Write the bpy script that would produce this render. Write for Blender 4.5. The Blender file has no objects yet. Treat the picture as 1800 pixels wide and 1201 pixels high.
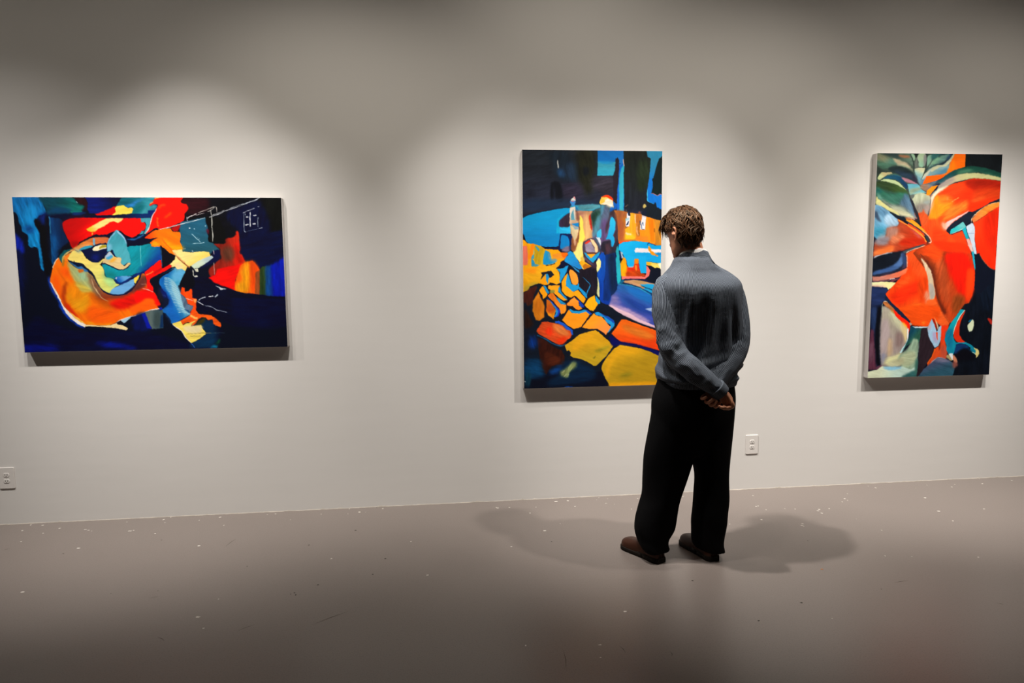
import bpy, bmesh, math, random
import numpy as np
from mathutils import Vector, Matrix

random.seed(7)
scene = bpy.context.scene
COL = scene.collection

# ------------------------------------------------------------------ camera
F_PX = 1200.0
YAW, PITCH, ROLL = math.radians(6.455), math.radians(-5.805), math.radians(-0.576)
fwd = Vector((math.sin(YAW) * math.cos(PITCH), math.cos(YAW) * math.cos(PITCH), math.sin(PITCH)))
rgt = Vector((math.cos(YAW), -math.sin(YAW), 0)); upv = rgt.cross(fwd)
r2 = rgt * math.cos(ROLL) + upv * math.sin(ROLL); u2 = -rgt * math.sin(ROLL) + upv * math.cos(ROLL)
cam_data = bpy.data.cameras.new('camera'); cam = bpy.data.objects.new('camera', cam_data); COL.objects.link(cam)
cam_data.sensor_width = 36.0; cam_data.lens = 36.0 * F_PX / 1800.0; cam_data.clip_end = 60
cam.matrix_world = Matrix(((r2.x, u2.x, -fwd.x, 0), (r2.y, u2.y, -fwd.y, -4.411), (r2.z, u2.z, -fwd.z, 1.522), (0, 0, 0, 1)))
scene.camera = cam

# ------------------------------------------------------------------ world, lamps, exposure
world = bpy.data.worlds.new('world'); scene.world = world; world.use_nodes = True
world.node_tree.nodes['Background'].inputs[0].default_value = (.9, .85, .8, 1); world.node_tree.nodes['Background'].inputs[1].default_value = 0.01
scene.view_settings.view_transform = 'Standard'; scene.view_settings.look = 'None'
scene.view_settings.gamma = 1.0; scene.view_settings.use_curve_mapping = False
scene.view_settings.exposure = 0.06

def spot(x, y, z, tx, tz, power, half, blend, ty=0.0, rad=.05):
    col = (1.0, .95, .895) if half < 30 else (1.0, .92, .80)      # beam lamps; wider cones, mostly added fill, are warmer
    l = bpy.data.lights.new('track_or_fill_spot', 'SPOT'); l.energy = power; l.spot_size = math.radians(2 * half); l.spot_blend = blend
    l.color = col; l.shadow_soft_size = rad
    o = bpy.data.objects.new('track_or_fill_spot', l); COL.objects.link(o); o.location = (x, y, z)
    o.rotation_euler = (Vector((tx, ty, tz)) - Vector((x, y, z))).to_track_quat('-Z', 'Y').to_euler()
    return o
# ceiling track lamps, two crossing on each canvas, plus spots added to balance the wall
spot(-3.4, -1.46, 3.70, -2.3, .25, 108, 27, 1)
spot(-0.6, -1.46, 3.70, -1.3, .25, 213, 27, 1)
spot(-0.2, -1.42, 3.70, 0.6, .25, 170, 27, 1)
spot(2.25, -1.50, 3.70, 1.4, .25, 142, 27, 1)
spot(2.4, -1.46, 3.70, 2.9, .25, 25, 27, 1)
spot(4.2, -1.46, 3.70, 3.8, .25, 263, 27, 1)
spot(-0.6, -1.46, 3.70, -0.6, 1.0, 48, 48, 1)  # this and the next wide ones: fill added for the wall's soft gradient
spot(2.25, -1.46, 3.70, 2.0, 1.0, 35, 48, 1)
spot(4.2, -1.46, 3.70, 4.0, 1.0, 28, 48, 1)
spot(-3.4, -1.46, 3.70, -2.6, 1.5, 21, 60, 1)
spot(-0.6, -1.46, 3.70, -0.2, 1.5, 8, 60, 1)
spot(2.25, -1.46, 3.70, 1.8, 1.5, 15, 60, 1)
spot(4.2, -1.46, 3.70, 3.8, 1.5, 10, 60, 1)
spot(-1.45, -1.46, 3.70, -1.45, 1.30, 162, 26, 1)
spot(1.05, -1.46, 3.70, 1.05, 1.2, 88, 26, 1)
spot(3.45, -1.46, 3.70, 3.30, .9, 83, 28, 1)
spot(2.25, -1.50, 3.70, 1.1, 1.0, 151, 26, 1)
spot(-0.2, -1.42, 3.70, 0.9, 1.0, 108, 26, 1)
spot(2.4, -1.46, 3.70, 3.2, 1.0, 59, 30, 1)
spot(-3.4, -1.46, 3.70, -2.0, 1.2, 86, 26, 1)
spot(0.9, -1.46, 3.70, 0.9, 1.5, 47, 60, 1)  # wide fill added to lift the dim top of the wall
spot(3.3, -1.46, 3.70, 3.3, .45, 300, 27, 1)  # low beam added to brighten the wall under the right canvas
spot(-2.0, -1.46, 3.70, -2.0, .3, 202, 27, 1)
spot(3.3, -1.46, 3.70, 3.1, 1.4, 25, 55, 1)  # wide fill added for the upper wall at right
spot(-1.5, -1.46, 3.70, -1.5, 1.5, 16, 60, 1)  # wide fill added for the upper wall at left
spot(3.0, -1.46, 3.70, 2.7, 0.0, 46, 38, 1, ty=-.6)
spot(0.45, -1.14, 3.70, 2.0, 0.0, 370, 28, 1, ty=-.62)

# ------------------------------------------------------------------ helpers
def lin(c): return c / 12.92 if c <= .04045 else ((c + .055) / 1.055) ** 2.4
def rgb(h): return tuple(lin(int(h[i:i + 2], 16) / 255) for i in (0, 2, 4)) + (1,)

def mat(name, col, rough=.6, spec=.3, bump=None, noise=None, **kw):
    """principled material; noise = (scale, amount) varies the colour, bump = (scale, strength, distance)"""
    m = bpy.data.materials.new(name); m.use_nodes = True; nt = m.node_tree; b = nt.nodes['Principled BSDF']
    b.inputs['Base Color'].default_value = col; b.inputs['Roughness'].default_value = rough; b.inputs['Specular IOR Level'].default_value = spec
    for k, v in kw.items(): b.inputs[k.replace('_', ' ')].default_value = v
    if noise or bump: tc = nt.nodes.new('ShaderNodeTexCoord')
    if noise:
        n = nt.nodes.new('ShaderNodeTexNoise'); n.inputs['Scale'].default_value = noise[0]; n.inputs['Detail'].default_value = 5
        nt.links.new(tc.outputs['Object'], n.inputs['Vector'])
        mx = nt.nodes.new('ShaderNodeMix'); mx.data_type = 'RGBA'
        mx.inputs[6].default_value = tuple(c * (1 - noise[1]) for c in col[:3]) + (1,); mx.inputs[7].default_value = tuple(min(c * (1 + noise[1]), 1) for c in col[:3]) + (1,)
        nt.links.new(n.outputs['Fac'], mx.inputs[0]); nt.links.new(mx.outputs[2], b.inputs['Base Color'])
    if bump:
        n = nt.nodes.new('ShaderNodeTexNoise'); n.inputs['Scale'].default_value = bump[0]; n.inputs['Detail'].default_value = 6
        nt.links.new(tc.outputs['Object'], n.inputs['Vector'])
        bp = nt.nodes.new('ShaderNodeBump'); bp.inputs['Strength'].default_value = bump[1]; bp.inputs['Distance'].default_value = bump[2]
        nt.links.new(n.outputs['Fac'], bp.inputs['Height']); nt.links.new(bp.outputs['Normal'], b.inputs['Normal'])
    return m

def obj(name, verts, faces, m=None, parent=None, smooth=False):
    me = bpy.data.meshes.new(name); me.from_pydata([tuple(v) for v in verts], [], faces); me.update()
    if m: me.materials.append(m)
    if smooth: me.polygons.foreach_set('use_smooth', [True] * len(me.polygons))
    o = bpy.data.objects.new(name, me); COL.objects.link(o)
    if parent: o.parent = parent
    return o
def tag(o, label=None, cat=None, group=None, kind=None):
    for k, v in (('label', label), ('category', cat), ('group', group), ('kind', kind)):
        if v: o[k] = v
    return o
def empty(name, loc):
    o = bpy.data.objects.new(name, None); COL.objects.link(o); o.location = loc; o.empty_display_size = .1
    return o
def box(x0, x1, y0, y1, z0, z1):
    v = [(x, y, z) for x in (x0, x1) for y in (y0, y1) for z in (z0, z1)]
    return v, [(0, 1, 3, 2), (4, 6, 7, 5), (0, 4, 5, 1), (2, 3, 7, 6), (0, 2, 6, 4), (1, 5, 7, 3)]
def bevel_obj(o, w, seg=2):
    bm = bmesh.new(); bm.from_mesh(o.data); bmesh.ops.bevel(bm, geom=bm.edges[:], offset=w, segments=seg, affect='EDGES'); bm.to_mesh(o.data); bm.free()
    return o

# ------------------------------------------------------------------ materials of the room
def wall_material():
    m = bpy.data.materials.new('wall_paint'); m.use_nodes = True; nt = m.node_tree; b = nt.nodes['Principled BSDF']
    b.inputs['Roughness'].default_value = .75; b.inputs['Specular IOR Level'].default_value = .15
    tc = nt.nodes.new('ShaderNodeTexCoord')
    n = nt.nodes.new('ShaderNodeTexNoise'); n.inputs['Scale'].default_value = 1.1; n.inputs['Detail'].default_value = 4
    nt.links.new(tc.outputs['Object'], n.inputs['Vector'])
    mx = nt.nodes.new('ShaderNodeMix'); mx.data_type = 'RGBA'; mx.inputs[6].default_value = (.640, .620, .592, 1); mx.inputs[7].default_value = (.665, .645, .622, 1)
    nt.links.new(n.outputs['Fac'], mx.inputs[0]); nt.links.new(mx.outputs[2], b.inputs['Base Color'])
    n1 = nt.nodes.new('ShaderNodeTexNoise'); n1.inputs['Scale'].default_value = 55; n1.inputs['Detail'].default_value = 3
    mp = nt.nodes.new('ShaderNodeMapping'); mp.inputs['Scale'].default_value = (1, 1, 6)      # roller and trowel marks
    n2 = nt.nodes.new('ShaderNodeTexNoise'); n2.inputs['Scale'].default_value = 2.2; n2.inputs['Detail'].default_value = 2
    nt.links.new(tc.outputs['Object'], n1.inputs['Vector']); nt.links.new(tc.outputs['Object'], mp.inputs['Vector']); nt.links.new(mp.outputs['Vector'], n2.inputs['Vector'])
    ad = nt.nodes.new('ShaderNodeMath'); ad.operation = 'MULTIPLY_ADD'; ad.inputs[1].default_value = .06
    nt.links.new(n1.outputs['Fac'], ad.inputs[0]); nt.links.new(n2.outputs['Fac'], ad.inputs[2])
    bp = nt.nodes.new('ShaderNodeBump'); bp.inputs['Strength'].default_value = .16; bp.inputs['Distance'].default_value = .005
    nt.links.new(ad.outputs[0], bp.inputs['Height']); nt.links.new(bp.outputs['Normal'], b.inputs['Normal'])
    return m
def floor_material():
    m = bpy.data.materials.new('painted_concrete'); m.use_nodes = True; nt = m.node_tree; b = nt.nodes['Principled BSDF']
    b.inputs['Specular IOR Level'].default_value = .4
    tc = nt.nodes.new('ShaderNodeTexCoord')
    n = nt.nodes.new('ShaderNodeTexNoise'); n.inputs['Scale'].default_value = 1.6; n.inputs['Detail'].default_value = 7; n.inputs['Roughness'].default_value = .6
    nt.links.new(tc.outputs['Object'], n.inputs['Vector'])
    mx = nt.nodes.new('ShaderNodeMix'); mx.data_type = 'RGBA'; mx.inputs[6].default_value = (.186,.155,.140,1); mx.inputs[7].default_value = (.217,.185,.168,1)
    nt.links.new(n.outputs['Fac'], mx.inputs[0])
    g = nt.nodes.new('ShaderNodeTexNoise'); g.inputs['Scale'].default_value = 170; g.inputs['Detail'].default_value = 2
    nt.links.new(tc.outputs['Object'], g.inputs['Vector'])
    cr = nt.nodes.new('ShaderNodeValToRGB'); cr.color_ramp.elements[0].position = .34; cr.color_ramp.elements[0].color = (.88, .88, .88, 1); cr.color_ramp.elements[1].position = .5
    nt.links.new(g.outputs['Fac'], cr.inputs[0])
    mu = nt.nodes.new('ShaderNodeMix'); mu.data_type = 'RGBA'; mu.blend_type = 'MULTIPLY'; mu.inputs[0].default_value = 1
    nt.links.new(mx.outputs[2], mu.inputs[6]); nt.links.new(cr.outputs[0], mu.inputs[7]); nt.links.new(mu.outputs[2], b.inputs['Base Color'])
    mr = nt.nodes.new('ShaderNodeMapRange'); mr.inputs[3].default_value = .30; mr.inputs[4].default_value = .42
    nt.links.new(n.outputs['Fac'], mr.inputs[0]); nt.links.new(mr.outputs[0], b.inputs['Roughness'])
    bp = nt.nodes.new('ShaderNodeBump'); bp.inputs['Strength'].default_value = .12; bp.inputs['Distance'].default_value = .002
    nt.links.new(g.outputs['Fac'], bp.inputs['Height']); nt.links.new(bp.outputs['Normal'], b.inputs['Normal'])
    return m
M_WALL, M_FLOOR = wall_material(), floor_material()
M_CEIL = mat('ceiling_paint', (.35, .34, .33, 1), .9, .1)
M_DIMWALL = mat('far_wall_paint', (.45, .44, .42, 1), .9, .1)

# ------------------------------------------------------------------ the room
X0, X1, YB, ZC = -7.0, 9.0, -9.5, 4.1
tag(obj('wall_back', *box(X0, X1, 0, .15, 0, ZC), M_WALL), kind='structure')
floor = tag(obj('floor', *box(X0, X1, YB, 0, -.1, 0), M_FLOOR), kind='structure')
tag(obj('ceiling', *box(X0, X1, YB, .15, ZC, ZC + .1), M_CEIL), kind='structure')
tag(obj('wall_left', *box(X0 - .15, X0, YB, .15, 0, ZC), M_DIMWALL), kind='structure')
tag(obj('wall_right', *box(X1, X1 + .15, YB, .15, 0, ZC), M_DIMWALL), kind='structure')
tag(obj('wall_front', *box(X0, X1, YB - .15, YB, 0, ZC), M_DIMWALL), kind='structure')
# ragged bead of filler and paint where wall and floor meet
rng = np.random.default_rng(3)
v, f = [], []
n = 1200
for i in range(n + 1):
    x = X0 + (X1 - X0) * i / n
    h = .003 + .003 * rng.random() + (.005 if rng.random() < .05 else 0); d = .002 + .003 * rng.random()
    v += [(x, .0, h), (x, -d * .6, h * .7), (x, -d, .0005)]
    if i: a = 3 * i; f += [(a - 3, a, a + 1, a - 2), (a - 2, a + 1, a + 2, a - 1)]
tag(obj('trim_1', v, f, mat('seam_filler', (.42, .38, .33, 1), .8, .2, noise=(9, .3)), smooth=True), kind='structure')

# specks and scuffs on the floor
WHITE_SPECKS = '0.370,-0.120 0.456,-0.132 0.576,-0.253 0.628,-0.149 0.730,-0.460 0.619,-0.559 0.398,-0.766 1.736,-0.609 1.960,-0.566 2.197,-0.402 2.170,-0.663 2.153,-0.704 2.036,-0.337 2.070,-0.405 2.382,-0.469 2.381,-0.509 2.474,-0.442 2.683,-0.278 2.630,-0.336 1.643,-0.082 1.740,-0.073 1.130,-0.054 1.051,-0.065 1.145,-0.167 -2.425,-0.040 -2.291,-0.111 -2.125,-0.153 -2.100,-0.170 -1.836,-0.221 -1.825,-0.209 -1.686,-0.101 -1.487,-0.090 -2.401,-0.304 -0.577,0.015 0.372,-0.120 -1.674,-0.284 -1.350,-0.513 -2.020,-0.452 -1.024,-1.461 -1.082,-1.354 -1.042,-1.190 -0.065,-1.066 -0.161,-0.616 -0.578,-0.793 -1.085,-0.045 -2.015,-0.986 2.486,-1.186 2.354,-1.160 2.152,-0.689 2.567,-0.825 2.403,-0.448 2.384,-0.513 2.258,-0.417 2.052,-0.333 2.682,-0.312 2.533,-0.634 3.083,-0.745 3.430,-0.584 3.120,-0.581 0.644,-1.813 0.625,-1.903 0.342,-1.778 0.822,-1.557 1.699,-1.738 2.823,-1.243'
DARK_SPECKS = '-1.595,-0.395 -2.064,-0.521 -0.731,-0.586 -0.495,-0.395 -0.290,-0.833 -0.697,-1.173 -0.598,-1.102 -1.362,-1.062 -0.341,-1.018 -1.003,-0.832 -0.401,-0.015 -1.577,-1.063 -0.712,-1.185 -0.686,-1.195 2.088,-1.511 1.643,-1.587 1.375,-1.714 0.632,-0.726 1.235,-1.304 2.060,-0.913'
SCUFFS = ['-1.199,-0.554 -1.166,-0.421', '-0.567,-1.497 -0.399,-1.381', '-0.874,-1.509 -0.805,-1.454', '-2.429,-0.431 -2.400,-0.399', '-1.199,-1.508 -1.150,-1.548', '-1.371,-1.140 -1.332,-1.125', '2.512,-1.704 2.535,-1.728', '0.488,-1.829 0.471,-1.976', '0.718,-1.827 0.731,-1.888', '2.187,-1.458 2.285,-1.446', '0.911,-1.895 0.904,-1.935']
def flakes(pts, rmin, rmax, seed, extra=0):
    rg = np.random.default_rng(seed); v, f = [], []
    P = [tuple(float(t) for t in s.split(',')) for s in pts.split()]
    P += [(rg.uniform(-3, 5), -abs(rg.normal(0, .16)) - .01) for _ in range(extra)]
    for (x, y) in P:
        if y > -.008: y = -.012
        r = rg.uniform(rmin, rmax); k = rg.integers(5, 8); b = len(v); el = rg.uniform(.5, 1.6)
        for j in range(k):
            a = 2 * math.pi * j / k; q = r * rg.uniform(.5, 1.2); v.append((x + q * math.cos(a) * el, min(y + q * math.sin(a), -.001), .0006))
        v.append((x, min(y, -.001), .0012))
        f += [(b + j, b + (j + 1) % k, b + k) for j in range(k)]
    return v, f
tag(obj('white_paint_specks', *flakes(WHITE_SPECKS, .004, .009, 1, 45), mat('white_specks', (.62, .58, .53, 1), .6), floor), kind='stuff')
tag(obj('dark_grit', *flakes(DARK_SPECKS, .003, .007, 2), mat('dark_grit', (.03, .025, .02, 1), .7), floor), kind='stuff')
v, f = [], []
for s in SCUFFS:
    a, b = [Vector([float(t) for t in q.split(',')] + [0.0005]) for q in s.split()]
    nrm = Vector((-(b - a).y, (b - a).x, 0)).normalized() * .0016; k = len(v); mid = (a + b) / 2 + nrm * 3
    v += [a, mid + nrm, b, mid - nrm]; f.append((k, k + 1, k + 2, k + 3))
tag(obj('floor_scuffs', v, f, mat('scuff', (.09, .075, .06, 1), .7), floor), kind='stuff')
v, f = flakes('0,-0.02', .009, .011, 5)
o = obj('paint_fleck', [(p[0], p[1] + .02, p[2] * 1.5) for p in v], f, mat('orange_fleck', (.45, .17, .05, 1), .6)); o.location = (1.933, -1.268, 0)
tag(o, "small orange paint fleck on the floor to the right of the person's shoes", 'paint fleck')

# ------------------------------------------------------------------ paintings
# ---- a small painter: lays brushed colour patches (canvas millimetres) on a vertex grid ----
CELL = 2.9
def _catmull(P, closed):
    P = np.asarray(P, float); n = len(P); out = []
    rng = range(n) if closed else range(n - 1)
    for i in rng:
        if closed: a, b, c, d = P[i - 1], P[i], P[(i + 1) % n], P[(i + 2) % n]
        else: a, b, c, d = P[max(i - 1, 0)], P[i], P[i + 1], P[min(i + 2, n - 1)]
        for t in (0, .2, .4, .6, .8):
            out.append(.5 * (2 * b + (c - a) * t + (2 * a - 5 * b + 4 * c - d) * t * t + (3 * b - a - 3 * c + d) * t ** 3))
    if not closed: out.append(P[-1])
    return np.array(out)
def _fill(P, W, H):
    """coverage mask of a polygon given in cell units; two sub-rows per row"""
    m = np.zeros((H, W + 1)); y0 = max(int(P[:, 1].min()), 0); y1 = min(int(P[:, 1].max()) + 2, H)
    Q = np.roll(P, -1, 0)
    xs = np.arange(W + 1)
    for r in range(y0, y1):
        for s in (.25, .75):
            y = r - .5 + s
            k = (P[:, 1] <= y) != (Q[:, 1] <= y)
            if not k.any(): continue
            a, b = P[k], Q[k]
            X = np.sort(a[:, 0] + (y - a[:, 1]) * (b[:, 0] - a[:, 0]) / (b[:, 1] - a[:, 1])) + .5
            for i in range(0, len(X) - 1, 2):
                l, h = max(X[i], 0), min(X[i + 1], W)
                if h <= l: continue
                il, ih = int(l), int(h)
                if il == ih: m[r, il] += .5 * (h - l)
                else:
                    m[r, il] += .5 * (il + 1 - l); m[r, il + 1:ih] += .5
                    if ih <= W: m[r, ih] += .5 * (h - ih)
    return np.clip(m[:, :W], 0, 1)
def _gauss(m, s):
    if s < .25: return m
    r = int(3 * s) + 1; k = np.exp(-.5 * (np.arange(-r, r + 1) / s) ** 2); k /= k.sum()
    for ax in (0, 1):
        p = [(0, 0), (0, 0)]; p[ax] = (r, r); q = np.pad(m, p, mode='edge'); n = m.shape[ax]
        m = sum(w * (q[i:i + n] if ax == 0 else q[:, i:i + n]) for i, w in enumerate(k))
    return m
def _vnoise(x, y, rng):
    g = rng.random((64, 64)); xi = np.floor(x).astype(int); yi = np.floor(y).astype(int)
    fx, fy = x - xi, y - yi; fx = fx * fx * (3 - 2 * fx); fy = fy * fy * (3 - 2 * fy)
    G = lambda a, b: g[b % 64, a % 64]
    return (G(xi, yi) * (1 - fx) + G(xi + 1, yi) * fx) * (1 - fy) + (G(xi, yi + 1) * (1 - fx) + G(xi + 1, yi + 1) * fx) * fy
def paint(text, wmm, hmm, ground, seed):
    rng = np.random.default_rng(seed); W = int(wmm / CELL) + 1; H = int(hmm / CELL) + 1
    sx, sy = (W - 1) / wmm, (H - 1) / hmm
    yy, xx = np.mgrid[0:H, 0:W].astype(float)
    hexc = lambda h: np.array([int(h[i:i + 2], 16) / 255 for i in (0, 2, 4)])
    img = np.ones((H, W, 3)) * hexc(ground); cache = {}
    yb, xb = np.mgrid[0:H + 160, 0:W + 160].astype(float)
    def streak(d):
        d = int(round(d / 15) * 15) % 180
        if d not in cache:
            c, s = math.cos(math.radians(d)), math.sin(math.radians(d)); u, v = xb * c + yb * s, -xb * s + yb * c
            a = _vnoise(u / 14, v / 2.2, rng) * .5 + _vnoise(u / 26, v / 5, rng) * .7 + _vnoise(u / 5, v / 1.3, rng) * .3 + _vnoise(u / 30 + 9, v / 16, rng) * .5
            cache[d] = a - a.mean()
        i, j = rng.integers(0, 160, 2); return cache[d][i:i + H, j:j + W]
    for ln in text.strip().split('\n'):
        h, p = ln.split(' : '); h = h.split(); kind = h[0]; col = hexc(h[1]); blur = .4; grad = None; nz = .1; dr = None
        for o in h[2:]:
            if o[0] == 'b': blur = float(o[1:])
            elif o[0] == 'n': nz = float(o[1:])
            elif o[0] == 'd': dr = float(o[1:])
            elif o[0] == 'g':
                c2, q = o[1:].split('@'); a, b = q.split('>')
                grad = (hexc(c2), [float(t) for t in a.split(',')], [float(t) for t in b.split(',')])
        P = np.array([[float(t) for t in q.split(',')] for q in p.split()])
        if kind[0] == 'l':
            w = float(kind[1:]) / 2
            C = _catmull(P, False) if len(P) > 2 else np.linspace(P[0], P[-1], 6)
            d = np.gradient(C, axis=0); d /= np.linalg.norm(d, axis=1)[:, None] + 1e-9; nrm = np.stack([-d[:, 1], d[:, 0]], 1)
            k = np.linspace(0, 1, len(C)); t = np.minimum(1, .45 + 5 * np.minimum(k, 1 - k)) * (1 + .25 * np.sin(k * 17 + len(C)))
            P = np.concatenate([C + nrm * (w * t)[:, None], (C - nrm * (w * t)[:, None])[::-1]])
        elif kind == 's': P = _catmull(P, True)
        P = P * [sx, sy]
        s = blur * sx * (.5 if blur < 5 else .85); r = int(3 * s) + 3
        x0, x1 = max(int(P[:, 0].min()) - r, 0), min(int(P[:, 0].max()) + r + 1, W); y0, y1 = max(int(P[:, 1].min()) - r, 0), min(int(P[:, 1].max()) + r + 1, H)
        if x1 <= x0 or y1 <= y0: continue
        # polygons that run off the canvas keep their outer part, so blur does not lighten the edge
        m = _gauss(_fill(P - [x0 - r, y0 - r], x1 - x0 + 2 * r, y1 - y0 + 2 * r), s)[r:r + y1 - y0, r:r + x1 - x0]
        c = np.ones((y1 - y0, x1 - x0, 3)) * col
        if grad:
            c2, a, b = grad; ax, ay = a[0] * sx, a[1] * sy; bx, by = b[0] * sx - ax, b[1] * sy - ay
            t = ((xx[y0:y1, x0:x1] - ax) * bx + (yy[y0:y1, x0:x1] - ay) * by) / (bx * bx + by * by + 1e-9)
            t = np.clip(t, 0, 1)[..., None]; t = t * t * (3 - 2 * t); c = c * (1 - t) + c2 * t
        if nz:
            ext = P.max(0) - P.min(0); d = dr if dr is not None else (0 if ext[0] > ext[1] else 90) + rng.uniform(-25, 25)
            f = streak(d)[y0:y1, x0:x1][..., None]
            c = np.clip(c * (1 + nz * .85 * f) + nz * .05 * f, 0, 1)
            if blur > 2: m = np.clip(m + (m * (1 - m)) * f[..., 0] * 1.3, 0, 1)
        img[y0:y1, x0:x1] = img[y0:y1, x0:x1] * (1 - m[..., None]) + c * m[..., None]
    # a slightly unsteady hand along every edge
    dx = (_vnoise(xx / 4, yy / 4, rng) - .5) * 1.1; dy = (_vnoise(xx / 4 + 7, yy / 4, rng) - .5) * 1.1
    X = np.clip(xx + dx, 0, W - 1.001); Y = np.clip(yy + dy, 0, H - 1.001); xi = X.astype(int); yi = Y.astype(int); fx = (X - xi)[..., None]; fy = (Y - yi)[..., None]
    img = (img[yi, xi] * (1 - fx) + img[yi, xi + 1] * fx) * (1 - fy) + (img[yi + 1, xi] * (1 - fx) + img[yi + 1, xi + 1] * fx) * fy
    return img

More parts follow.
